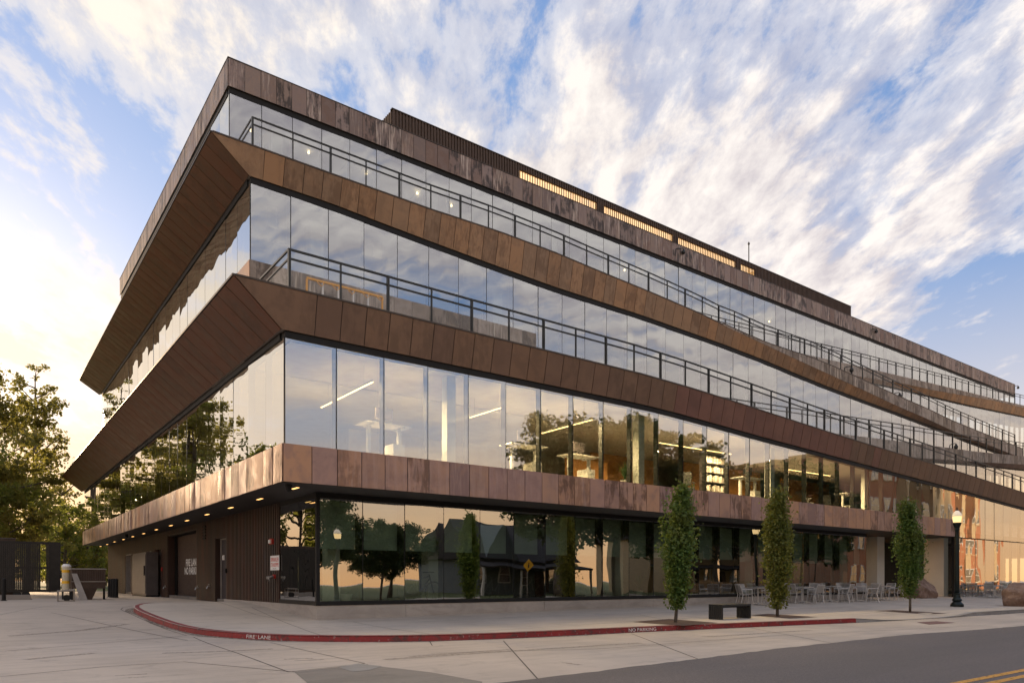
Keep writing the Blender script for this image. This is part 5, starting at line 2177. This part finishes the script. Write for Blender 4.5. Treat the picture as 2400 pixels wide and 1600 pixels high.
def waste_yard():
    # rolling slatted screen
    g = ground(101, 1400.5, droad)
    y0 = g.y
    z0 = .5
    xr = on_y(142, 1380, y0).x
    xl = xr - 6.2
    ztop = on_y(142, 1270, y0).z - z0
    zb = on_y(142, 1386, y0).z - z0
    r = empty('slatted_screen', (xl, y0, z0))
    tag(r, 'tall black slatted screen gate on wheels at the edge of the drive', 'gate')
    L = xr - xl
    m = MB()
    m.box(0, L, 0, .1, zb, zb + .12)
    m.box(0, L, 0, .1, ztop - .12, ztop)
    m.box(0, L, .03, .1, (zb + ztop) / 2 - .08, (zb + ztop) / 2)
    m.box(L - .42, L, -.02, .12, zb, ztop)
    m.box(L - .46, L - .42, -.03, .1, zb - .02, ztop)
    for k in range(4):
        x = L - 1.35 - k * 1.35
        m.box(x, x + .1, .0, .1, zb + .12, ztop - .12)
    m.build('gate_frame', MAT['screen_slat'], r)
    x = .06
    k = 0
    while x < L - .45:
        if not (L - .85 < x < L - .62):
            MB().box(x, x + .068, -.02, .03, zb + .1, ztop - .1).build('slat', MAT['screen_slat'], r)
        x += .075
        k += 1
    for x in (L - 1.75, L - 1.4):
        MB().tube([(x, .02, .17), (x, .1, .17)], .17, 14).build('wheel', MAT['rubber'], r)
    MB().box(L - 1.85, L - 1.3, .11, .16, .15, zb + .02).build('wheel_bracket', MAT['metal_dull'], r)
    # a grey container roof peeks over the screen
    p = on_y(0, 1262, y0 + 3)
    r = empty('waste_container', (xl - .5, y0 + 1.2, z0))
    tag(r, 'grey waste container behind the black slatted screen', 'container')
    q = on_y(36, 1262, y0 + 1.2)
    MB().box(0, q.x - (xl - .5), 0, 2.4, .15, 2.85).build('body', MAT['dumpster_brown'], r)
    MB().box(-.02, q.x - (xl - .5) + .02, -.03, 2.43, 2.85, on_y(30, 1260, y0 + 1.2).z - z0).build('lid', MAT['cabinet_grey'], r)
    # small concrete barrier blocks under it
    gb = ground(30, 1405, droad)
    m = MB()
    m.hexa([(-1.1, -.25, 0), (.7, -.25, 0), (.7, .25, 0), (-1.1, .25, 0)], [(-1., -.15, .22), (.6, -.15, .22), (.6, .15, .22), (-1., .15, .22)])
    o = m.build('wheel_stop', MAT['dark_patch'])
    o.location = gb
    tag(o, 'low dark concrete wheel stop under the slatted screen', 'wheel stop')
    # cream intermediate bulk tank with yellow tape, on a steel stand
    g = ground(156, 1404, droad)
    yt = g.y
    a, b = on_y(144.5, 1384, yt), on_y(167, 1384, yt)
    zt_, zb_ = on_y(155, 1322, yt).z - .5, on_y(155, 1386, yt).z - .5
    w = b.x - a.x
    r = empty('plastic_tank', ((a.x + b.x) / 2, yt, .5))
    tag(r, 'cream plastic tank with yellow tape bands standing on a steel stand', 'tank')
    MB().lathe([(w / 2 * .9, zb_), (w / 2 * .97, zb_ + .06), (w / 2 * .97, zt_ - .12), (w / 2 * .9, zt_ - .05), (w / 2 * .5, zt_)], 16).build('tank_body', MAT['cream_plastic'], r, smooth=True)
    MB().lathe([(w / 2 * 1.03, zt_ - .12), (w / 2 * 1.03, zt_ - .06), (w / 2 * .6, zt_ + .02)], 16).build('lid', MAT['sign_white'], r)
    for z in (zt_ - .36, zb_ + .55 * (zt_ - zb_) - .3):
        MB().lathe([(w / 2 * .985, z), (w / 2 * .985, z + .12)], 16).build('tape', MAT['tape_yellow'], r)
    for sx in (-1, 1):
        for sy in (-1, 1):
            MB().bar((sx * w * .4, sy * .2, 0), (sx * w * .4, sy * .2, zb_ + .02), .035).build('leg', MAT['rubber'], r)
    # small cart in front of it
    g = ground(137, 1409, droad)
    r = empty('hand_cart', g)
    tag(r, 'small steel frame cart on casters beside the cream tank', 'cart')
    m = MB()
    for sx in (0, .55):
        for sy in (0, .4):
            m.bar((sx, sy, .0), (sx, sy, .42), .03)
    m.bar((0, 0, .02), (.55, 0, .02), .03)
    m.bar((0, .4, .02), (.55, .4, .02), .03)
    m.build('frame', MAT['metal_dull'], r)
    MB().hexa([(-.02, -.02, .4), (.57, -.02, .42), (.57, .42, .42), (-.02, .42, .4)], [(-.02, -.02, .44), (.57, -.02, .5), (.57, .42, .5), (-.02, .42, .44)]).build('deck', MAT['plank_dust'], r)
    MB().tube([(.3, .15, .14), (.3, .25, .14)], .13, 12).build('wheel', MAT['rubber'], r)
    # brown skip on pointed feet with a lid, plank leaning on it
    g = ground(210, 1404.5, droad)
    y1 = g.y
    a, b = on_y(168, 1380, y1), on_y(247.5, 1380, y1)
    r = empty('brown_skip', ((a.x + b.x) / 2, y1, .5))
    tag(r, 'brown metal skip with ribbed sides and a flat lid on a single wedge foot', 'skip')
    L = b.x - a.x
    zt_ = on_y(200, 1331, y1).z - .5
    zm = on_y(200, 1362, y1).z - .5
    zb_ = on_y(200, 1378, y1).z - .5
    MB().box(-L / 2, L / 2, 0, 1.3, zb_, zt_ - .05).build('body', MAT['dumpster_brown'], r)
    MB().box(-L / 2 - .03, L / 2 + .03, -.05, 1.35, zt_ - .05, zt_).build('lid', MAT['plank_dust'], r)
    MB().box(-L / 2 - .01, L / 2 + .01, -.05, -.002, zm - .02, zm + .02).build('belt', MAT['metal_dull'], r)
    for k in range(15):
        x = -L / 2 + .05 + (L - .1) * k / 14
        MB().box(x - .02, x + .02, -.03, -.001, zm + .03, zt_ - .08).build('rib', MAT['dumpster_brown'], r)
    fx = on_y(211, 1390, y1).x - (a.x + b.x) / 2
    MB().hexa([(fx - .08, .05, 0), (fx + .08, .05, 0), (fx + .08, .4, 0), (fx - .08, .4, 0)], [(fx - .28, .0, .5), (fx + .28, .0, .5), (fx + .28, .5, .5), (fx - .28, .5, .5)]).box(fx - .28, fx + .28, .0, .5, .5, zb_).build('foot', MAT['dumpster_brown'], r)
    MB().box(L / 2 - .06, L / 2 + .02, .3, .36, 0, zb_ + .3).build('stay', MAT['black_metal'], r)
    MB().box(-L / 2 + .02, -L / 2 + .1, .3, .38, 0, zb_ + .1).build('stay', MAT['black_metal'], r)
    p, q = ground(195, 1405, droad), on_y(170, 1343, y1 - .02)
    m = MB()
    m.hexa([(p.x - .16, p.y - .45, .5), (p.x + .12, p.y - .45, .5), (p.x + .12, p.y - .40, .5), (p.x - .16, p.y - .40, .5)],
           [(q.x - .04, y1 - .07, q.z), (q.x + .16, y1 - .07, q.z), (q.x + .16, y1 - .02, q.z), (q.x - .04, y1 - .02, q.z)])
    o = m.build('leaning_plank', MAT['plank_dust'])
    tag(o, 'wide pale plank leaning against the brown skip', 'plank')


waste_yard()

# ---------------------------------------------------------------- vegetation
def leaves(centres, size, rg, flat=.0, jitter=.25):
    """leaf-sized folded quads at the given points (numpy n x 3)"""
    n = len(centres)
    d = rg.normal(size=(n, 3))
    d[:, 2] *= (1 - flat)
    d /= np.linalg.norm(d, axis=1)[:, None] + 1e-9
    t = rg.normal(size=(n, 3))
    u = np.cross(d, t)
    u /= np.linalg.norm(u, axis=1)[:, None] + 1e-9
    s = size * rg.uniform(1 - jitter, 1 + jitter, n)[:, None]
    nn = np.cross(d, u)
    a = centres - d * s * .5
    c = centres + d * s * .55
    b = centres + u * s * .36 + nn * s * .12
    e = centres - u * s * .36 + nn * s * .12
    v = np.empty((n, 4, 3))
    v[:, 0], v[:, 1], v[:, 2], v[:, 3] = a, b, c, e
    return v.reshape(-1, 3)


def leaf_mesh(name, v):
    n = len(v) // 4
    me = bpy.data.meshes.new(name)
    me.vertices.add(len(v))
    me.vertices.foreach_set('co', v.astype(np.float32).ravel())
    me.loops.add(len(v))
    me.loops.foreach_set('vertex_index', np.arange(len(v), dtype=np.int32))
    me.polygons.add(n)
    me.polygons.foreach_set('loop_start', np.arange(0, len(v), 4, dtype=np.int32))
    me.polygons.foreach_set('loop_total', np.full(n, 4, dtype=np.int32))
    me.update(calc_edges=True)
    return me


def branch(p, d, L, n, wob, rg, lift=.0):
    pts = [p]
    d = d.normalized()
    for i in range(n):
        d = (d + Vector(rg.normal(size=3)) * wob + Vector((0, 0, lift))).normalized()
        pts.append(pts[-1] + d * (L / n))
    return pts, d


def broad_tree(name, seed, H, R_, leafmat, n_limb, cl_n, lsize, clr, base=.22, label='', group=None, loc=(0, 0, 0), leader=True, gap=.0):
    """tapered trunk, limbs, twigs and a crown of leaf clusters that leaves gaps"""
    rg = np.random.default_rng(seed)
    m = MB()
    tp, _ = branch(Vector((0, 0, 0)), Vector((0, 0, 1)), H * (.93 if leader else .6), 9, .05, rg, .1)
    r0 = H * .02
    m.tube(tp, [max(.03, r0 * (1 - .9 * i / 9)) for i in range(10)], 8)
    anchors = []
    for k in range(n_limb):
        f = base + (1 - base) * (k + rg.uniform(0, .8)) / n_limb
        f = min(f, .985)
        i = min(8, int(f * 9))
        p = tp[i].lerp(tp[i + 1], f * 9 - i)
        az = k * 2.4 + rg.uniform(-.5, .5)
        prof = math.sin(math.pi * min(1., max(.0, .16 + .84 * (f - base) / (1 - base)) ** .75)) * .85 + .22
        L = R_ * prof * rg.uniform(.75, 1.15)
        up = .25 + .55 * f
        lp, ld = branch(p, Vector((math.cos(az), math.sin(az), up)), L, 5, .16, rg, .05)
        rb = max(.025, r0 * .42 * (1 - .6 * f))
        m.tube(lp, [rb * (1 - .8 * j / 5) for j in range(6)], 6)
        nt_ = max(3, int(L * 1.6))
        for j in range(nt_):
            g = rg.uniform(.3, 1.)
            q = lp[min(4, int(g * 5))].lerp(lp[min(5, int(g * 5) + 1)], g * 5 % 1)
            sd = (ld + Vector(rg.normal(size=3)) * .8).normalized()
            sp, _ = branch(q, sd, rg.uniform(.5, 1.) * R_ * .3, 3, .25, rg)
            m.tube(sp, [.028, .02, .014, .008], 4, False)
            anchors += [sp[-1], sp[2]]
        anchors.append(lp[-1])
    anchors.append(tp[-1])
    pts = []
    for a in anchors:
        if rg.random() < gap:
            continue
        k = int(cl_n * rg.uniform(.5, 1.4))
        r_ = clr * rg.uniform(.6, 1.25)
        q = rg.normal(size=(k, 3))
        q /= np.linalg.norm(q, axis=1)[:, None]
        q *= (rg.random(k) ** .45)[:, None] * r_
        q[:, 2] *= .62
        pts.append(q + np.array(a))
    pts = np.concatenate(pts)
    root = empty(name, loc)
    tag(root, label, 'tree', group)
    m.build('trunk', MAT['bark'], root, smooth=True)
    link_mesh('crown', leaf_mesh('crown', leaves(pts, lsize, rg)), MAT[leafmat], root)
    return root


def place(px, t):
    r = ray(px)
    return CAM[0] + t * r[0], CAM[1] + t * r[1]


def build_trees():
    # the open tall sycamore rising at the left, and the denser ones round it
    x, y = place(66, 60)
    broad_tree('sycamore_tree', 21, 19.3, 3.9, 'leaf_sycamore', 24, 27, .23, .52, .16, 'tall open-crowned sycamore rising highest behind the slatted screen', None, (x, y, .5), gap=.18)
    x, y = place(5, 52)
    broad_tree('sycamore_tree', 5, 12.5, 4.6, 'leaf_green', 22, 36, .25, .8, .12, 'broad dense tree standing behind the slatted screen, left of the tall sycamore', None, (x, y, .5), leader=False)
    x, y = place(150, 66)
    broad_tree('sycamore_tree', 33, 11.5, 3.8, 'leaf_green', 18, 32, .25, .75, .12, 'rounded tree beside the far left corner of the office building', None, (x, y, .5), leader=False)
    x, y = place(212, 72)
    broad_tree('sycamore_tree', 13, 9.5, 4.5, 'leaf_sycamore', 20, 50, .25, .85, .14, 'shorter yellowish tree seen under the lower copper soffit', None, (x, y, .5), leader=False)
    x, y = place(-110, 46)
    broad_tree('sycamore_tree', 44, 15, 6., 'leaf_sycamore', 24, 60, .26, .9, .14, 'large sycamore left of the slatted screen, mirrored in the side glass', None, (x, y, .5), gap=.06)
    x, y = place(-260, 38)
    broad_tree('sycamore_tree', 45, 13, 5.5, 'leaf_green', 22, 60, .26, .9, .14, 'dense tree on the lawn far left of the drive, mirrored in the side glass', None, (x, y, .5), leader=False)
    # low bright shrubs and trees under the overhang, far behind
    for i, (px, t, h, rad, mt, lb) in enumerate(((176, 78, 5.2, 3.0, 'leaf_lime', 'bright yellow-green shrub behind the brown skip'), (232, 84, 5.6, 3.2, 'leaf_lime', 'lime green bush seen under the far end of the overhang'), (205, 100, 9., 4.6, 'leaf_sycamore', 'ochre tree beyond the lime bush'),
                                                 (248, 110, 10., 5., 'leaf_dark', 'dark tree at the end of the drive beside the dark wall'), (155, 105, 9., 5., 'leaf_dark', 'dark bluish tree behind the yellow-green shrub'), (90, 98, 7., 4.5, 'leaf_green', 'low green tree behind the slatted screen far back'))):
        x, y = place(px, t)
        broad_tree('bush' if i < 2 else 'far_tree', 60 + i, h, rad, mt, 16, 52, .28, .8, .08, lb, None, (x, y, .5), leader=False)


build_trees()


def hornbeam(name, seed, H, R_, loc, mat, label, stem=.5):
    rg = np.random.default_rng(seed)
    root = empty(name, loc)
    tag(root, label, 'tree', 'columnar street trees in the plaza')
    m = MB()
    tp, _ = branch(Vector((0, 0, -.05)), Vector((.0, 0, 1)), H * .95, 8, .025, rg, .15)
    m.tube(tp, [.048 * (1 - .85 * i / 8) + .004 for i in range(9)], 8)
    pts = []
    nb = 105
    for k in range(nb):
        f = stem / H + (1 - stem / H) * (k / nb) ** .95
        i = min(7, int(f * 8 / .98))
        p = tp[i].lerp(tp[min(8, i + 1)], min(1., f * 8 / .98 - i))
        az = k * 2.399 + rg.uniform(-.3, .3)
        g = (f - stem / H) / (1 - stem / H)
        prof = (min(1., (g + .05) / .32) ** .75) * (1 - max(0, (g - .45) / .62) ** 1.6)
        lump = .82 + .22 * math.sin(3.1 * az + 9 * f + seed) + .16 * math.sin(17 * f + seed * 2)
        L = R_ * max(.10, prof) * rg.uniform(.55, 1.2) * lump
        lp, _ = branch(p, Vector((math.cos(az), math.sin(az), .95)), L * 1.38, 4, .12, rg, .08)
        m.tube(lp, [.013, .010, .007, .005, .003], 4, False)
        nl = int(118 * (.35 + prof))
        tt = rg.random(nl) ** .6
        idx = np.minimum(3, (tt * 4).astype(int))
        A = np.array([list(q) for q in lp])
        c = A[idx] + (A[idx + 1] - A[idx]) * ((tt * 4 - idx)[:, None])
        c += rg.normal(size=(nl, 3)) * (.075 + .06 * tt[:, None]) * np.array([1, 1, 1.25])
        pts.append(c)
    # a few shoots beyond the outline
    for k in range(60):
        f = rg.uniform(.2, .97)
        az = rg.uniform(0, 6.28)
        g = (f - .1) / .9
        prof = (min(1., (g + .05) / .32) ** .75) * (1 - max(0, (g - .45) / .62) ** 1.6)
        rr_ = R_ * max(.1, prof)
        p = Vector((rr_ * .8 * math.cos(az), rr_ * .8 * math.sin(az), f * H))
        lp, _ = branch(p, Vector((math.cos(az) * .5, math.sin(az) * .5, 1)), rg.uniform(.18, .42), 3, .15, rg)
        A = np.array([list(q) for q in lp])
        pts.append(np.repeat(A, 4, 0) + rg.normal(size=(len(A) * 4, 3)) * .035)
    for k in range(10):
        pts.append(np.array(tp[-1]) + rg.normal(size=(6, 3)) * np.array([.05, .05, .16]))
    pts = np.concatenate(pts)
    pts = pts[pts[:, 2] > stem * .75]
    m.build('trunk', MAT['bark'], root, smooth=True)
    link_mesh('crown', leaf_mesh('crown', leaves(pts, .08, rg, 0., .45)), MAT[mat], root)


g = ground(1583, 1458)
hornbeam('hornbeam_tree', 3, (1458 - 1136) / F * (Vector((g.x - CAM[0], g.y - CAM[1])).dot(Vector((XD[1], YD[1])))), .42, g, 'leaf_hornbeam', 'slender columnar tree in the first planting pit left of the bench')
g = ground(1822, 1444)
hornbeam('hornbeam_tree', 8, (1444 - 1150) / F * (Vector((g.x - CAM[0], g.y - CAM[1])).dot(Vector((XD[1], YD[1])))), .46, g, 'leaf_hornbeam_yellow', 'columnar tree with yellowish leaves right of the bench', .34)
g = ground(2133, 1434)
hornbeam('hornbeam_tree', 15, (1434 - 1172) / F * (Vector((g.x - CAM[0], g.y - CAM[1])).dot(Vector((XD[1], YD[1])))), .51, g, 'leaf_hornbeam', 'columnar tree on a bare stem before the brown boulder', .72)


# ---------------------------------------------------------------- across the street: what the glass mirrors
def house(x, y, w, d, h, ridge, wall, label, porch=True):
    r = empty('house', (x, y, .1))
    tag(r, label, 'house')
    MB().box(-w / 2, w / 2, -d, 0, 0, h).build('wall', MAT[wall], r)
    m = MB()
    o = .45
    m.add([(-w / 2 - o, o, h - .1), (w / 2 + o, o, h - .1), (w / 2 + o, -d - o, h - .1), (-w / 2 - o, -d - o, h - .1), (-w / 2 - o, -d / 2, ridge), (w / 2 + o, -d / 2, ridge)],
          [(0, 1, 5, 4), (2, 3, 4, 5), (0, 4, 3), (1, 2, 5), (0, 3, 2, 1)])
    rf = m.build('roof', MAT['roof_shingle'], r)
    MB().box(w * .2, w * .2 + .7, -d / 2 - .4, -d / 2 + .3, h + .6, ridge + .8).build('chimney', MAT['brick'], rf)
    # cross gable to the street
    gx = -w * .22
    m = MB()
    m.add([(gx - 1.9, .35, h - .05), (gx + 1.9, .35, h - .05), (gx, .35, ridge - .4), (gx - 1.9, -d / 2, h - .05), (gx + 1.9, -d / 2, h - .05), (gx, -d / 2, ridge - .4)], [(0, 1, 2), (0, 2, 5, 3), (1, 4, 5, 2)])
    m.build('gable', MAT[wall], r)
    for k in range(max(2, int(w / 2.6))):
        wx = -w / 2 + 1.3 + k * 2.5
        if wx > w / 2 - .9:
            break
        for z in ([.9, 3.6] if h > 4.5 else [.9]):
            win = MB().box(wx - .5, wx + .5, .0, .05, z, z + 1.5).build('window', MAT['white_paint'], r)
            MB().box(wx - .42, wx + .42, .045, .06, z + .08, z + .72).build('window_glass', MAT['glass_house'], win)
            MB().box(wx - .42, wx + .42, .045, .06, z + .78, z + 1.42).build('window_glass', MAT['glass_house'], win)
    MB().box(w * .08, w * .08 + .95, .0, .06, .1, 2.2).build('door', MAT['brown_wall'], r)
    if porch:
        m = MB()
        m.add([(-w / 2, 0, 2.9), (w / 2, 0, 2.9), (w / 2, 2.2, 2.45), (-w / 2, 2.2, 2.45), (-w / 2, 0, 2.75), (w / 2, 0, 2.75), (w / 2, 2.2, 2.3), (-w / 2, 2.2, 2.3)], [(0, 3, 2, 1), (4, 5, 6, 7), (3, 7, 6, 2), (0, 4, 7, 3), (1, 2, 6, 5)])
        m.build('porch_roof', MAT['roof_shingle'], r)
        for k in range(4):
            px = -w / 2 + .15 + (w - .3) * k / 3
            MB().box(px - .09, px + .09, 1.95, 2.13, 0, 2.32).build('porch_post', MAT['white_paint'], r)


def opposite():
    house(34, -31, 13, 9, 3.2, 6.6, 'house_blue', 'low grey-blue house with a hipped shingle roof across the street')
    house(57, -31, 11, 9, 5.6, 8.6, 'house_cream', 'two-storey cream house with a porch across the street')
    # brick apartment block
    r = empty('brick_apartments', (78.5, -25.5, .1))
    tag(r, 'four-storey red brick apartment block with pale window bays across the street', 'building')
    MB().box(0, 33, -16, 0, 0, 16.6).build('wall', MAT['brick'], r)
    MB().box(-.2, 33.2, -16.2, .25, 16.6, 17.2).build('cornice', MAT['house_cream'], r)
    for bx in (6.5, 12.5, 25.):
        MB().box(bx, bx + 3.4, 0, .9, 0, 16.4).build('bay', MAT['house_cream'], r)
    for f in range(4):
        for k in range(12):
            x = 1.1 + k * 2.65
            z = 1.1 + f * 4.
            y = .9 if any(bx - .2 < x < bx + 3.2 for bx in (6.5, 12.5, 25.)) else .0
            w = MB().box(x, x + 1.3, y, y + .06, z, z + 2.).build('window', MAT['white_paint'], r)
            MB().box(x + .09, x + 1.21, y + .055, y + .07, z + .09, z + .95).build('window_glass', MAT['glass_house'], w)
            MB().box(x + .09, x + 1.21, y + .055, y + .07, z + 1.03, z + 1.91).build('window_glass', MAT['glass_house'], w)
            MB().box(x - .08, x + 1.38, y, y + .14, z - .12, z).build('window_sill', MAT['house_cream'], w)
    grp = 'street trees across the road'
    t1 = broad_tree('street_tree', 71, 17., 6.2, 'leaf_dark', 26, 80, .3, 1.1, .34, 'broad dark tree across the street before the blue house', grp, (30.6, -23., .1), leader=False)
    for loc, rz, sc, lb in (((37.5, -24., .1), 2., 1.12, 'second broad dark tree across the street beside the blue house'), ((12.2, -25., .1), 1., .56, 'big spreading tree across the street beside a lamp'), ((18.6, -29., .1), 4., .42, 'smaller spreading tree across the street right of the lamp'),
                            ((45.5, -24.5, .1), 3.2, 1.0, 'tall dark tree across the street between the blue and cream houses'), ((54., -24.5, .1), 3.9, .92, 'dark tree shading the cream house across the street'), ((61., -24., .1), 5., .95, 'broad dark tree right of the cream house across the street'), ((69., -24.5, .1), 5.6, .8, 'dark tree beside the brick block across the street'),
                            ((-12, -30., .1), 2.6, .9, 'tree across the street behind the viewpoint'), ((22., -34., .1), .5, .5, 'small tree in the yard between cream and blue houses')):
        c = copy_tree(t1)
        c.location = loc
        c.rotation_euler = (0, 0, rz)
        c.scale = (sc, sc, sc)
        tag(c, lb, 'tree', grp)
    # picket fence before the cream house
    r = empty('picket_fence', (46, -22.4, .1))
    tag(r, 'wooden picket fence before the cream house across the street', 'fence')
    for k in range(90):
        x = k * .22
        MB().box(x, x + .1, 0, .03, .05, 1.05).build('picket', MAT['fence_wood'], r)
    MB().box(0, 19.8, .03, .07, .25, .33).box(0, 19.8, .03, .07, .8, .88).build('rail', MAT['fence_wood'], r)
    # yellow diamond sign on a post
    r = empty('warning_sign', (25.2, -19.3, .12))
    tag(r, 'yellow diamond pedestrian warning sign on a post across the street', 'sign')
    MB().tube([(0, 0, 0), (0, 0, 2.9)], .03, 8).build('post', MAT['metal_dull'], r)
    MB().add([(0, .04, 1.95), (.45, .04, 2.4), (0, .04, 2.85), (-.45, .04, 2.4), (0, .05, 1.95), (.45, .05, 2.4), (0, .05, 2.85), (-.45, .05, 2.4)], [(0, 1, 2, 3), (7, 6, 5, 4), (0, 4, 5, 1), (1, 5, 6, 2), (2, 6, 7, 3), (3, 7, 4, 0)]).build('plate', MAT['sign_yellow'], r)
    MB().tube([(0, .055, 2.24), (.0, .056, 2.48)], .05, 6).lathe([(.01, -.05), (.05, 0), (.01, .05)], 8, (0, .058, 2.57)).build('symbol', MAT['rubber'], r)


opposite()
